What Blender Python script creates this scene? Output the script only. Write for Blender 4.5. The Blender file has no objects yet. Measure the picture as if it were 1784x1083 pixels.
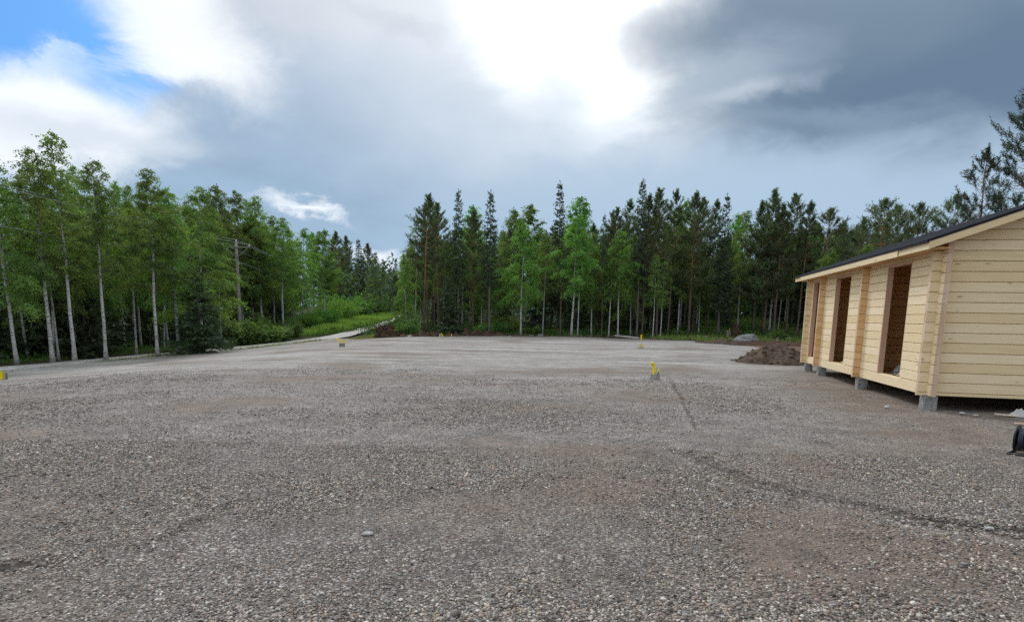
import bpy, bmesh, math, random
import numpy as np
from mathutils import Matrix, Vector, geometry

sc = bpy.context.scene
col = sc.collection
rng = np.random.default_rng(7)
R_ = math.radians

# ------------------------------------------------------------------ camera
FPX, CX, CYP, ROLL = 1100.0, 892.0, 723.0, 0.02        # in pixels of the 1784 x 1083 photograph
PITCH = math.atan(172 / 1100.0)
CAM = np.array([0, 0, 1.5])
Fv = np.array([0, math.cos(PITCH), -math.sin(PITCH)])
R0 = np.array([1.0, 0, 0]); U0 = np.array([0, math.sin(PITCH), math.cos(PITCH)])
Rv = R0 * math.cos(ROLL) + U0 * math.sin(ROLL)
Uv = U0 * math.cos(ROLL) - R0 * math.sin(ROLL)
cam = bpy.data.cameras.new("camera")
cam.sensor_width = 36.0
cam.lens = 36.0 * FPX / 1784
cam.shift_y = (CYP - 541.5) / 1784
cam.clip_start = 0.05
cam.clip_end = 5000
co = bpy.data.objects.new("camera", cam); col.objects.link(co)
m = Matrix.Identity(4)
for i in range(3):
    m[i][0], m[i][1], m[i][2], m[i][3] = Rv[i], Uv[i], -Fv[i], CAM[i]
co.matrix_world = m
sc.camera = co


def ray(x, y):
    v = Fv + Rv * (x - CX) / FPX + Uv * (CYP - y) / FPX
    return v / v[1]


def azel(x, y):
    v = ray(x, y)
    return math.degrees(math.atan2(v[0], v[1])), math.degrees(math.atan2(v[2], math.hypot(v[0], v[1])))


def proj(P):
    d = np.asarray(P, float) - CAM
    z = d @ Fv
    return CX + FPX * (d @ Rv) / z, CYP - FPX * (d @ Uv) / z


# ------------------------------------------------------------------ sky, sun, exposure
SUN_AZ, SUN_EL = -22.0, 42.0
w = bpy.data.worlds.new("World"); sc.world = w; w.use_nodes = True
nt = w.node_tree; nt.nodes.clear()
N = lambda t: nt.nodes.new(t)
L = lambda a, b: nt.links.new(a, b)
wo = N("ShaderNodeOutputWorld"); bg = N("ShaderNodeBackground"); bg.inputs[1].default_value = 0.1
L(bg.outputs[0], wo.inputs[0])
sky = N("ShaderNodeTexSky"); sky.sky_type = 'NISHITA'; sky.sun_disc = False
sky.sun_elevation = R_(SUN_EL); sky.sun_rotation = R_(SUN_AZ)
tc = N("ShaderNodeTexCoord")
sep = N("ShaderNodeSeparateXYZ"); L(tc.outputs["Generated"], sep.inputs[0])


def wmath(op, a, b=None, c=None):
    n = N("ShaderNodeMath"); n.operation = op
    for i, v in enumerate((a, b, c)):
        if v is None: continue
        if isinstance(v, (int, float)): n.inputs[i].default_value = v
        else: L(v, n.inputs[i])
    return n.outputs[0]


az = wmath('MULTIPLY', wmath('ARCTAN2', sep.outputs[0], sep.outputs[1]), 57.29578)
el = wmath('MULTIPLY', wmath('ARCSINE', sep.outputs[2]), 57.29578)
comb = N("ShaderNodeCombineXYZ"); L(az, comb.inputs[0]); L(el, comb.inputs[1])


def wnoise(scale, detail, rough=0.55, stretch=(1, 1, 1), dist=0.0, off=0.0):
    mp = N("ShaderNodeMapping"); mp.inputs["Scale"].default_value = stretch; mp.inputs["Location"].default_value = (off, off * .7, 0)
    L(tc.outputs["Generated"], mp.inputs[0])
    n = N("ShaderNodeTexNoise"); n.inputs["Scale"].default_value = scale; n.inputs["Detail"].default_value = detail
    n.inputs["Roughness"].default_value = rough; n.inputs["Distortion"].default_value = dist
    L(mp.outputs[0], n.inputs["Vector"])
    return n


def warped(scale, amp, detail=7, rough=0.6, off=0.0):
    n = wnoise(scale, detail, rough, (1, 1, 1.6), 0.3, off)
    s = N("ShaderNodeVectorMath"); s.operation = 'SUBTRACT'; L(n.outputs["Color"], s.inputs[0]); s.inputs[1].default_value = (.5, .5, .5)
    k = N("ShaderNodeVectorMath"); k.operation = 'MULTIPLY'; L(s.outputs[0], k.inputs[0]); k.inputs[1].default_value = (amp * 1.5, amp, 0)
    a = N("ShaderNodeVectorMath"); a.operation = 'ADD'; L(comb.outputs[0], a.inputs[0]); L(k.outputs[0], a.inputs[1])
    return a.outputs[0]


W_SOFT = warped(6, 6.5, 5, 0.55)
W_CRISP = warped(10, 5.5, 9, 0.62, 3.1)
PXD = 19.2


def blob(px, py, rx, ry, rot, soft, vec):
    a, e = azel(px, py)
    mp = N("ShaderNodeMapping"); mp.vector_type = 'TEXTURE'
    mp.inputs["Location"].default_value = (a, e, 0)
    mp.inputs["Rotation"].default_value = (0, 0, R_(rot))
    mp.inputs["Scale"].default_value = (rx / PXD, ry / PXD, 1)
    L(vec, mp.inputs[0])
    ln = N("ShaderNodeVectorMath"); ln.operation = 'LENGTH'; L(mp.outputs[0], ln.inputs[0])
    mr = N("ShaderNodeMapRange"); mr.interpolation_type = 'SMOOTHSTEP'
    mr.inputs[1].default_value = 1 + soft; mr.inputs[2].default_value = max(0, 1 - soft)
    mr.inputs[3].default_value = 0; mr.inputs[4].default_value = 1
    L(ln.outputs["Value"], mr.inputs[0])
    return mr.outputs[0]


def wmix(fac, a, b, blend='MIX'):
    n = N("ShaderNodeMix"); n.data_type = 'RGBA'; n.blend_type = blend; n.clamp_factor = True
    for i, v in ((0, fac), (6, a), (7, b)):
        if isinstance(v, (int, float)): n.inputs[i].default_value = v
        elif isinstance(v, tuple): n.inputs[i].default_value = (*v, 1)
        else: L(v, n.inputs[i])
    return n.outputs[2]


def c10(r, g, b): return (r * 10, g * 10, b * 10)


# elevation gradient of the cloud deck
ramp = N("ShaderNodeValToRGB")
er = ramp.color_ramp
er.elements[0].position = 0.0; er.elements[0].color = (.33, .45, .58, 1)
er.elements[1].position = 1.0; er.elements[1].color = (.80, .84, .90, 1)
for p, c in ((.10, (.295, .415, .55, 1)), (.17, (.272, .385, .515, 1)), (.26, (.290, .390, .515, 1)), (.36, (.35, .43, .53, 1))):
    e_ = er.elements.new(p); e_.color = c
L(wmath('DIVIDE', wmath('MAXIMUM', el, 0.0), 60.0), ramp.inputs[0])
skc = wmix(1.0, ramp.outputs[0], (10, 10, 10), 'MULTIPLY')
# soft cloud texture over the whole deck
nz = wnoise(4.5, 8, 0.55, (1, 1, 2.6), .2, 1.7)
mrn = N("ShaderNodeMapRange"); mrn.inputs[1].default_value = .3; mrn.inputs[2].default_value = .72
mrn.inputs[3].default_value = .88; mrn.inputs[4].default_value = 1.14
L(nz.outputs[0], mrn.inputs[0])
skc = wmix(1.0, skc, mrn.outputs[0], 'MULTIPLY')
# behind the camera: thick even grey
fb = N("ShaderNodeMapRange"); fb.interpolation_type = 'SMOOTHSTEP'
fb.inputs[1].default_value = 62; fb.inputs[2].default_value = 120; L(wmath('ABSOLUTE', az), fb.inputs[0])
skc = wmix(wmath('MULTIPLY', fb.outputs[0], .8), skc, c10(.62, .68, .76))
# bright sky added out of view at left to light the cabin front
fl_ = N("ShaderNodeMapRange"); fl_.interpolation_type = 'SMOOTHSTEP'
fl_.inputs[1].default_value = 58; fl_.inputs[2].default_value = 0; L(wmath('ABSOLUTE', wmath('ADD', az, 88.0)), fl_.inputs[0])
skc = wmix(wmath('MULTIPLY', fl_.outputs[0], .8), skc, c10(1.35, 1.5, 1.7))
layers = [
    # px, py, rx, ry, rot, soft, vec, colour, opacity
    (660, 25, 320, 66, 5, .85, W_SOFT, c10(.66, .69, .74), .85),
    (560, 150, 230, 80, -10, .9, W_SOFT, c10(.30, .395, .52), .7),
    (860, 190, 260, 100, 0, .9, W_SOFT, c10(.36, .455, .57), .7),
    (690, 40, 90, 15, -8, .8, W_CRISP, c10(.37, .43, .51), .7),
]
for a in layers:
    skc = wmix(wmath('MULTIPLY', blob(*a[:7]), a[8]), skc, a[7])
# the blue gap, upper left (clear Nishita sky)
blue = wmix(1.0, sky.outputs[0], (.22, .50, .86), 'MULTIPLY')
BLUE_AT = len(nt.nodes)
skc = wmix(blob(5, 25, 195, 105, 0, .16, W_CRISP), skc, blue)
layers = [
    (30, 205, 165, 66, 4, .5, W_CRISP, c10(.82, .86, .90), .95),
    (110, 110, 80, 9, 12, .8, W_CRISP, c10(.6, .72, .9), .5),
    (150, 235, 140, 26, 0, .8, W_SOFT, c10(.48, .56, .66), .6),
    (320, 40, 125, 60, -28, .6, W_CRISP, c10(.84, .87, .90), .9),
    (290, 100, 50, 24, 0, .6, W_CRISP, c10(.82, .86, .92), .8),
    (540, 20, 120, 30, 10, .8, W_SOFT, c10(.52, .56, .62), .6),
    (530, 362, 56, 8, -10, .95, W_CRISP, c10(.86, .9, .94), .85),
    (655, 450, 30, 14, 0, .8, W_CRISP, c10(.85, .9, .95), .7),
    # sun behind the cloud
    (1060, 55, 330, 165, 0, .98, W_SOFT, c10(.80, .84, .88), .75),
    (1070, -25, 160, 115, 0, .95, W_SOFT, c10(2.2, 2.2, 2.15), .95),
    (1150, 95, 75, 70, 30, .6, W_CRISP, c10(1.2, 1.2, 1.2), .9),
    (1180, 190, 120, 20, 18, .8, W_SOFT, c10(.75, .82, .88), .7),
    (980, 150, 60, 60, 40, .8, W_SOFT, c10(.46, .55, .64), .6),
    # the dark shower cloud on the right
    (1650, 80, 430, 150, -8, .38, W_SOFT, c10(.21, .285, .37), .95),
    (1700, 150, 330, 110, -6, .6, W_SOFT, c10(.105, .168, .25), .9),
    (1400, 45, 230, 50, -4, .7, W_SOFT, c10(.165, .225, .30), .75),
    (1260, 130, 90, 35, 10, .9, W_SOFT, c10(.38, .46, .55), .7),
    (1580, 215, 200, 20, 3, .8, W_SOFT, c10(.125, .19, .275), .85),
    (1480, 205, 110, 13, -4, .9, W_SOFT, c10(.26, .35, .46), .5),
    (1300, 160, 60, 14, 8, .9, W_SOFT, c10(.62, .68, .75), .4),
    (1540, 236, 140, 11, -3, .8, W_CRISP, c10(.19, .265, .36), .7),
    (1430, 345, 520, 62, 0, .75, W_SOFT, c10(.37, .49, .62), .9),
]
for a in layers:
    skc = wmix(wmath('MULTIPLY', blob(*a[:7]), a[8]), skc, a[7])
L(skc, bg.inputs[0])

sun = bpy.data.lights.new("sun", 'SUN'); sun.energy = 1.5; sun.angle = R_(14); sun.color = (1, .98, .95)
so = bpy.data.objects.new("sun", sun); col.objects.link(so)
sd = Vector((math.sin(R_(SUN_AZ)) * math.cos(R_(SUN_EL)), math.cos(R_(SUN_AZ)) * math.cos(R_(SUN_EL)), math.sin(R_(SUN_EL))))
so.rotation_euler = sd.to_track_quat('Z', 'Y').to_euler(); so.location = (0, 0, 30)
sc.view_settings.view_transform = 'Standard'; sc.view_settings.look = 'None'
sc.view_settings.exposure = 0.3; sc.view_settings.gamma = 1.0
sc.cycles.max_bounces = 8
sc.cycles.use_denoising = False
sc.cycles.transparent_max_bounces = 4
sc.render.film_transparent = False


# ------------------------------------------------------------------ helpers
def tag(o, label=None, cat=None, group=None, kind=None):
    if label: o["label"] = label
    if cat: o["category"] = cat
    if group: o["group"] = group
    if kind: o["kind"] = kind
    return o


def empty(name, loc=(0, 0, 0), rz=0.0, label=None, cat=None, group=None):
    o = bpy.data.objects.new(name, None); col.objects.link(o)
    o.empty_display_size = .2
    o.location = loc; o.rotation_euler = (0, 0, rz)
    return tag(o, label, cat, group)


def link(name, me, parent=None, loc=(0, 0, 0)):
    o = bpy.data.objects.new(name, me); col.objects.link(o); o.location = loc
    if parent: o.parent = parent
    return o


def np_mesh(name, V, F, mats, smooth=False, attrs=None, mi=None):
    """V (n,3); F list of (m,k) face arrays."""
    me = bpy.data.meshes.new(name)
    V = np.asarray(V, np.float32)
    me.vertices.add(len(V)); me.vertices.foreach_set("co", V.ravel())
    if not isinstance(F, list): F = [F]
    tot = np.concatenate([np.full(len(f), f.shape[1], np.int32) for f in F])
    idx = np.concatenate([np.asarray(f, np.int32).ravel() for f in F])
    st = np.concatenate([[0], np.cumsum(tot)[:-1]]).astype(np.int32)
    me.loops.add(len(idx)); me.loops.foreach_set("vertex_index", idx)
    me.polygons.add(len(tot)); me.polygons.foreach_set("loop_start", st); me.polygons.foreach_set("loop_total", tot)
    if smooth: me.polygons.foreach_set("use_smooth", np.ones(len(tot), bool))
    for mt in (mats if isinstance(mats, (list, tuple)) else [mats]): me.materials.append(mt)
    if mi is not None: me.polygons.foreach_set("material_index", np.asarray(mi, np.int32))
    me.update(calc_edges=True)
    for k, a in (attrs or {}).items():
        a = np.asarray(a, np.float32)
        if a.ndim == 1:
            at_ = me.attributes.new(k, 'FLOAT', 'POINT'); at_.data.foreach_set("value", a)
        else:
            at_ = me.attributes.new(k, 'FLOAT_VECTOR', 'POINT'); at_.data.foreach_set("vector", a.ravel())
    return me


def bm_mesh(name, bm, mat, smooth=False):
    me = bpy.data.meshes.new(name); bm.to_mesh(me); bm.free()
    for mt in (mat if isinstance(mat, (list, tuple)) else [mat]): me.materials.append(mt)
    if smooth:
        me.polygons.foreach_set("use_smooth", np.ones(len(me.polygons), bool))
    return me


def box(bm, x0, x1, y0, y1, z0, z1, bev=0.0):
    vs = [bm.verts.new(p) for p in ((x0, y0, z0), (x1, y0, z0), (x1, y1, z0), (x0, y1, z0), (x0, y0, z1), (x1, y0, z1), (x1, y1, z1), (x0, y1, z1))]
    fs = [bm.faces.new([vs[i] for i in q]) for q in ((0, 3, 2, 1), (4, 5, 6, 7), (0, 1, 5, 4), (1, 2, 6, 5), (2, 3, 7, 6), (3, 0, 4, 7))]
    if bev:
        es = list({e for f in fs for e in f.edges})
        bmesh.ops.bevel(bm, geom=es, offset=bev, segments=1, affect='EDGES')


def tube(P, r, k=8, cap=True):
    """numpy tube along points P with radii r -> V, [quads, caps as tris]"""
    P = np.asarray(P, float); n = len(P); r = np.broadcast_to(np.asarray(r, float), (n,))
    T = np.gradient(P, axis=0); T /= np.linalg.norm(T, axis=1)[:, None] + 1e-9
    ref = np.array([0, 0, 1.0]) if abs(T[0, 2]) < .8 else np.array([1.0, 0, 0])
    A = np.cross(T, ref); A /= np.linalg.norm(A, axis=1)[:, None] + 1e-9
    B = np.cross(T, A)
    th = np.arange(k) * 2 * np.pi / k
    V = P[:, None] + r[:, None, None] * (np.cos(th)[None, :, None] * A[:, None] + np.sin(th)[None, :, None] * B[:, None])
    V = V.reshape(-1, 3)
    i = np.arange(n - 1)[:, None] * k; j = np.arange(k)[None]; j2 = (j + 1) % k
    Q = np.stack([i + j, i + j2, i + k + j2, i + k + j], -1).reshape(-1, 4)
    Tt = np.zeros((0, 3), int)
    if cap:
        V = np.vstack([V, P[0], P[-1]]); c0, c1 = n * k, n * k + 1
        jj = np.arange(k); jn = (jj + 1) % k
        Tt = np.vstack([np.stack([np.full(k, c0), jn, jj], -1), np.stack([np.full(k, c1), (n - 1) * k + jj, (n - 1) * k + jn], -1)])
    return V, Q, Tt


class Acc:
    def __init__(s): s.V = []; s.Q = []; s.T = []; s.n = 0
    def add(s, V, Q=None, T=None):
        s.V.append(V)
        if Q is not None and len(Q): s.Q.append(Q + s.n)
        if T is not None and len(T): s.T.append(T + s.n)
        s.n += len(V)
    def tube(s, P, r, k=6, cap=True): s.add(*tube(P, r, k, cap))
    def mesh(s, name, mat, smooth=True, attrs=None):
        F = []
        if s.Q: F.append(np.vstack(s.Q))
        if s.T: F.append(np.vstack(s.T))
        return np_mesh(name, np.vstack(s.V), F, mat, smooth, attrs)


_tab = np.random.default_rng(3).random((256, 256))


def vnoise(x, y, sc_=1.0, seed=0):
    x = np.asarray(x, float) * sc_ + seed * 17.3; y = np.asarray(y, float) * sc_ + seed * 31.7
    xi = np.floor(x).astype(int); yi = np.floor(y).astype(int); fx = x - xi; fy = y - yi
    fx = fx * fx * (3 - 2 * fx); fy = fy * fy * (3 - 2 * fy)
    g = lambda a, b: _tab[a & 255, b & 255]
    return (g(xi, yi) * (1 - fx) + g(xi + 1, yi) * fx) * (1 - fy) + (g(xi, yi + 1) * (1 - fx) + g(xi + 1, yi + 1) * fx) * fy - .5


def fbm(x, y, sc_=1.0, seed=0, o=4):
    return sum(vnoise(x, y, sc_ * 2 ** i, seed + i) / 2 ** i for i in range(o))


def S(t):
    t = np.clip(t, 0, 1); return t * t * (3 - 2 * t)


# ------------------------------------------------------------------ materials
def mat(name):
    m = bpy.data.materials.new(name); m.use_nodes = True
    t = m.node_tree
    return m, t, t.nodes["Principled BSDF"]


class NT:
    def __init__(s, t): s.t = t
    def n(s, typ, **kw):
        x = s.t.nodes.new(typ)
        for k, v in kw.items(): setattr(x, k, v)
        return x
    def l(s, a, b): s.t.links.new(a, b)
    def setin(s, sock, v):
        if isinstance(v, (int, float)): sock.default_value = v
        elif isinstance(v, tuple): sock.default_value = v if len(v) == len(sock.default_value) else (*v, 1)
        else: s.l(v, sock)
    def mix(s, f, a, b, blend='MIX'):
        x = s.n("ShaderNodeMix", data_type='RGBA', blend_type=blend)
        for i, v in ((0, f), (6, a), (7, b)): s.setin(x.inputs[i], v)
        return x.outputs[2]
    def math(s, op, a, b=None):
        x = s.n("ShaderNodeMath", operation=op)
        s.setin(x.inputs[0], a)
        if b is not None: s.setin(x.inputs[1], b)
        return x.outputs[0]
    def coord(s, scale=(1, 1, 1), kind="Object"):
        c = s.n("ShaderNodeTexCoord"); mp = s.n("ShaderNodeMapping"); mp.inputs["Scale"].default_value = scale
        s.l(c.outputs[kind], mp.inputs[0]); return mp.outputs[0]
    def noise(s, vec, scale, detail=4, rough=.55, dist=0):
        x = s.n("ShaderNodeTexNoise"); s.l(vec, x.inputs["Vector"])
        x.inputs["Scale"].default_value = scale; x.inputs["Detail"].default_value = detail
        x.inputs["Roughness"].default_value = rough; x.inputs["Distortion"].default_value = dist
        return x.outputs[0]
    def rng(s, v, a, b, c=0., d=1., smooth=False):
        x = s.n("ShaderNodeMapRange")
        if smooth: x.interpolation_type = 'SMOOTHSTEP'
        s.setin(x.inputs[0], v)
        for i, k in enumerate((a, b, c, d)): x.inputs[i + 1].default_value = k
        return x.outputs[0]
    def attr(s, name, out="Fac"):
        x = s.n("ShaderNodeAttribute"); x.attribute_name = name; return x.outputs[out]
    def ramp(s, v, stops):
        x = s.n("ShaderNodeValToRGB"); s.l(v, x.inputs[0]); e = x.color_ramp.elements
        e[0].position, e[0].color = stops[0][0], (*stops[0][1], 1)
        e[1].position, e[1].color = stops[-1][0], (*stops[-1][1], 1)
        for p, c in stops[1:-1]:
            k = e.new(p); k.color = (*c, 1)
        return x.outputs[0]
    def bump(s, h, strength, dist, nrm=None):
        x = s.n("ShaderNodeBump"); x.inputs["Strength"].default_value = strength; x.inputs["Distance"].default_value = dist
        s.l(h, x.inputs["Height"])
        if nrm is not None: s.l(nrm, x.inputs["Normal"])
        return x.outputs[0]


def simple(name, color, rough=.6, var=.15, scale=8, bump=0.0, spec=.3):
    m, t, b = mat(name); q = NT(t)
    v = q.coord()
    n = q.noise(v, scale, 5)
    c = q.mix(q.rng(n, .3, .7), tuple(x * (1 - var) for x in color), tuple(min(1, x * (1 + var)) for x in color))
    q.l(c, b.inputs["Base Color"]); b.inputs["Roughness"].default_value = rough
    b.inputs["Specular IOR Level"].default_value = spec
    if bump: q.l(q.bump(n, bump, .02), b.inputs["Normal"])
    return m


def leafmat(name, c0, c1, trans=.35, objvar=.25):
    """c0/c1: colours of single leaves; every tree shifts a little as a whole"""
    m, t, b = mat(name); q = NT(t)
    v = q.attr("v")
    c = q.mix(v, c0, c1)
    oi = q.n("ShaderNodeObjectInfo")
    hs = q.n("ShaderNodeHueSaturation")
    q.l(q.rng(oi.outputs["Random"], 0, 1, .472, .518), hs.inputs["Hue"])
    q.l(q.rng(oi.outputs["Random"], 0, 1, 1 - objvar, 1 + objvar * .9), hs.inputs["Value"])
    q.l(c, hs.inputs["Color"])
    d = q.n("ShaderNodeBsdfDiffuse"); tr = q.n("ShaderNodeBsdfTranslucent"); g = q.n("ShaderNodeBsdfGlossy")
    g.inputs["Roughness"].default_value = .45; g.inputs["Color"].default_value = (.6, .65, .7, 1)
    q.l(hs.outputs[0], d.inputs[0])
    tcol = q.mix(1.0, hs.outputs[0], (1.25, 1.25, .6), 'MULTIPLY'); q.l(tcol, tr.inputs[0])
    m1 = q.n("ShaderNodeMixShader"); m1.inputs[0].default_value = trans
    q.l(d.outputs[0], m1.inputs[1]); q.l(tr.outputs[0], m1.inputs[2])
    m2 = q.n("ShaderNodeMixShader"); m2.inputs[0].default_value = .035
    q.l(m1.outputs[0], m2.inputs[1]); q.l(g.outputs[0], m2.inputs[2])
    t.nodes.remove(b)
    q.l(m2.outputs[0], t.nodes["Material Output"].inputs[0])
    return m


M = {}
M['birch_leaf'] = leafmat("birch_leaves", (.090, .165, .045), (.255, .385, .095), .48, .34)
M['aspen_leaf'] = leafmat("bright_leaves", (.090, .195, .042), (.21, .38, .085), .5)
M['spruce_leaf'] = leafmat("spruce_needles", (.046, .080, .038), (.122, .180, .078), .3)
M['pine_leaf'] = leafmat("pine_needles", (.070, .108, .054), (.165, .220, .104), .38)
M['backlit_pine_leaf'] = leafmat("backlit_pine_needles", (.030, .048, .030), (.075, .105, .055), .12)  # pine needles darkened in colour to read as backlit against the sky
M['bush_leaf'] = leafmat("bush_leaves", (.07, .15, .04), (.21, .35, .09), .4)
M['grass'] = leafmat("grass_blades", (.085, .165, .032), (.27, .38, .085), .4)
M['under'] = leafmat("undergrowth_leaves", (.03, .07, .016), (.12, .21, .04), .3)


def birch_bark():
    m, t, b = mat("birch_bark"); q = NT(t)
    v = q.coord((1, 1, 1))
    v2 = q.coord((3, 3, 14))
    n = q.noise(v2, 2.2, 4, .6)
    marks = q.rng(n, .53, .60, 0, 1, True)
    n2 = q.noise(v, 1.3, 3)
    base = q.mix(q.rng(n2, .3, .7), (.42, .40, .37), (.66, .65, .62))
    c = q.mix(marks, base, (.05, .045, .04))
    sp = q.n("ShaderNodeSeparateXYZ"); q.l(v, sp.inputs[0])
    low = q.rng(q.math('ADD', sp.outputs[2], q.math('MULTIPLY', n, .8)), .25, 1.1, .55, 0, True)
    c = q.mix(low, c, (.12, .10, .085))
    top = q.rng(sp.outputs[2], 5.0, 9.0, 0, .75)
    c = q.mix(top, c, (.16, .13, .11))
    rad = q.attr("thin")
    c = q.mix(rad, c, (.07, .05, .04))
    q.l(c, b.inputs["Base Color"]); b.inputs["Roughness"].default_value = .75
    q.l(q.bump(n, .3, .01), b.inputs["Normal"])
    return m


def bark(name, low, high, z0, z1):
    m, t, b = mat(name); q = NT(t)
    v = q.coord((6, 6, 2))
    n = q.noise(v, 2.0, 5, .65)
    sp = q.n("ShaderNodeSeparateXYZ"); q.l(q.coord(), sp.inputs[0])
    base = q.mix(q.rng(sp.outputs[2], z0, z1), low, high)
    c = q.mix(q.rng(n, .3, .7), q.mix(1.0, base, (.5, .5, .5), 'MULTIPLY'), q.mix(1.0, base, (1.35, 1.35, 1.35), 'MULTIPLY'))
    q.l(c, b.inputs["Base Color"]); b.inputs["Roughness"].default_value = .9
    q.l(q.bump(n, .6, .02), b.inputs["Normal"])
    return m


M['birch_bark'] = birch_bark()
M['pine_bark'] = bark("pine_bark", (.13, .10, .08), (.30, .15, .08), 2.0, 7.0)
M['spruce_bark'] = bark("spruce_bark", (.15, .135, .12), (.17, .145, .125), 1.0, 8.0)


def gravel():
    m, t, b = mat("gravel"); q = NT(t)
    v = q.coord()
    big = q.noise(q.coord((.22, .55, 1)), 1.0, 5, .6, .6)          # broad sorted bands
    mid = q.noise(v, 1.1, 5, .6)
    fine = q.noise(v, 60, 3, .7)
    stones = None
    vo = q.n("ShaderNodeTexVoronoi"); q.l(v, vo.inputs["Vector"]); vo.inputs["Scale"].default_value = 38
    vo.inputs["Randomness"].default_value = 1.0
    rgb = q.n("ShaderNodeSeparateColor"); q.l(vo.outputs["Color"], rgb.inputs[0])
    stone = q.ramp(rgb.outputs[0], [(0, (.10, .097, .092)), (.25, (.20, .19, .175)), (.5, (.285, .27, .25)), (.72, (.38, .36, .335)), (.88, (.44, .39, .34)), (1, (.62, .60, .57))])
    stone = q.mix(q.rng(rgb.outputs[1], .75, 1), stone, (.30, .20, .155))
    gap = q.rng(vo.outputs["Distance"], .30, .62, 0, 1, True)
    sand = q.mix(q.rng(mid, .3, .7), (.115, .096, .080), (.205, .180, .152))
    sand = q.mix(q.rng(fine, .3, .7), q.mix(1.0, sand, (.72, .72, .72), 'MULTIPLY'), q.mix(1.0, sand, (1.25, 1.25, 1.25), 'MULTIPLY'))
    cov = q.rng(q.math('ADD', q.math('MULTIPLY', big, .7), q.math('MULTIPLY', mid, .3)), .38, .58, .45, 1.0, True)
    stone = q.mix(gap, stone, (.085, .07, .06))
    c = q.mix(q.math('MULTIPLY', cov, .9), sand, stone)
    # pale bands, stronger with distance along the yard
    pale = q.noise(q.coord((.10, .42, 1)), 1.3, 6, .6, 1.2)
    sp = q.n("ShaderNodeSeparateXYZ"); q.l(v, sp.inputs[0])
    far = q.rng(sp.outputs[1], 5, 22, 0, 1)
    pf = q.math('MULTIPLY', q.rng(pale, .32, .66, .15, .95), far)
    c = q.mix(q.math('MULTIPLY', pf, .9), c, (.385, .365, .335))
    dark = q.rng(q.noise(q.coord((.12, .9, 1)), 1.1, 6, .65, 1.0), .56, .68, 0, .55, True)
    c = q.mix(dark, c, (.15, .125, .105))
    dn = q.attr("dirt")
    sandb = q.mix(q.rng(fine, .3, .7), (.105, .074, .053), (.205, .148, .108))
    c = q.mix(q.math('MULTIPLY', dn, q.rng(mid, .25, .6, .35, .8)), c, sandb)
    grain = q.noise(v, 2.2, 9, .78)
    c = q.mix(1.0, c, q.rng(grain, .3, .7, .62, 1.38), 'MULTIPLY')
    rut = q.attr("rut")
    c = q.mix(rut, c, (.042, .033, .027))
    q.l(c, b.inputs["Base Color"]); b.inputs["Roughness"].default_value = .85
    b.inputs["Specular IOR Level"].default_value = .25
    h = q.math('SUBTRACT', 1.0, vo.outputs["Distance"])
    nb = q.bump(h, .9, .012)
    nb = q.bump(mid, .35, .08, nb)
    q.l(nb, b.inputs["Normal"])
    return m


M['gravel'] = gravel()


def pebble():
    m, t, b = mat("pebbles"); q = NT(t)
    c = q.attr("tint", "Vector")
    n = q.noise(q.coord(), 90, 3, .7)
    c = q.mix(q.rng(n, .3, .7), q.mix(1.0, c, (.75, .75, .75), 'MULTIPLY'), q.mix(1.0, c, (1.2, 1.2, 1.2), 'MULTIPLY'))
    q.l(c, b.inputs["Base Color"]); b.inputs["Roughness"].default_value = .6
    b.inputs["Specular IOR Level"].default_value = .35
    return m


M['pebble'] = pebble()


def floor_mat():
    m, t, b = mat("forest_floor"); q = NT(t)
    v = q.coord()
    n = q.noise(v, .5, 6, .65); n2 = q.noise(v, 6, 5, .7); n3 = q.noise(v, 40, 3, .7)
    c = q.mix(q.rng(n, .35, .62, 0, 1, True), (.075, .055, .038), (.045, .075, .02))
    c = q.mix(q.rng(n2, .52, .66, 0, .8, True), c, (.13, .085, .05))
    soil = q.attr("soil")
    sc_ = q.mix(q.rng(n2, .35, .65), (.10, .065, .045), (.22, .145, .10))
    c = q.mix(soil, c, sc_)
    c = q.mix(q.rng(n3, .3, .7), q.mix(1.0, c, (.6, .6, .6), 'MULTIPLY'), q.mix(1.0, c, (1.3, 1.3, 1.3), 'MULTIPLY'))
    q.l(c, b.inputs["Base Color"]); b.inputs["Roughness"].default_value = .95
    b.inputs["Specular IOR Level"].default_value = .1
    q.l(q.bump(n2, .8, .12), b.inputs["Normal"])
    return m


M['floor'] = floor_mat()
M['road'] = simple("road_gravel", (.42, .40, .37), .9, .22, 3, .5, .2)


def soilmat(name, a, c_, scale=5):
    m, t, b = mat(name); q = NT(t); v = q.coord()
    n = q.noise(v, scale, 6, .7); n2 = q.noise(v, scale * 7, 4, .7)
    c = q.mix(q.rng(n, .32, .68), a, c_)
    c = q.mix(q.rng(n2, .3, .7), q.mix(1.0, c, (.6, .6, .6), 'MULTIPLY'), q.mix(1.0, c, (1.35, 1.35, 1.35), 'MULTIPLY'))
    q.l(c, b.inputs["Base Color"]); b.inputs["Roughness"].default_value = .95; b.inputs["Specular IOR Level"].default_value = .1
    nb = q.bump(n, .8, .12); q.l(q.bump(n2, .7, .03, nb), b.inputs["Normal"])
    return m


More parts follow.
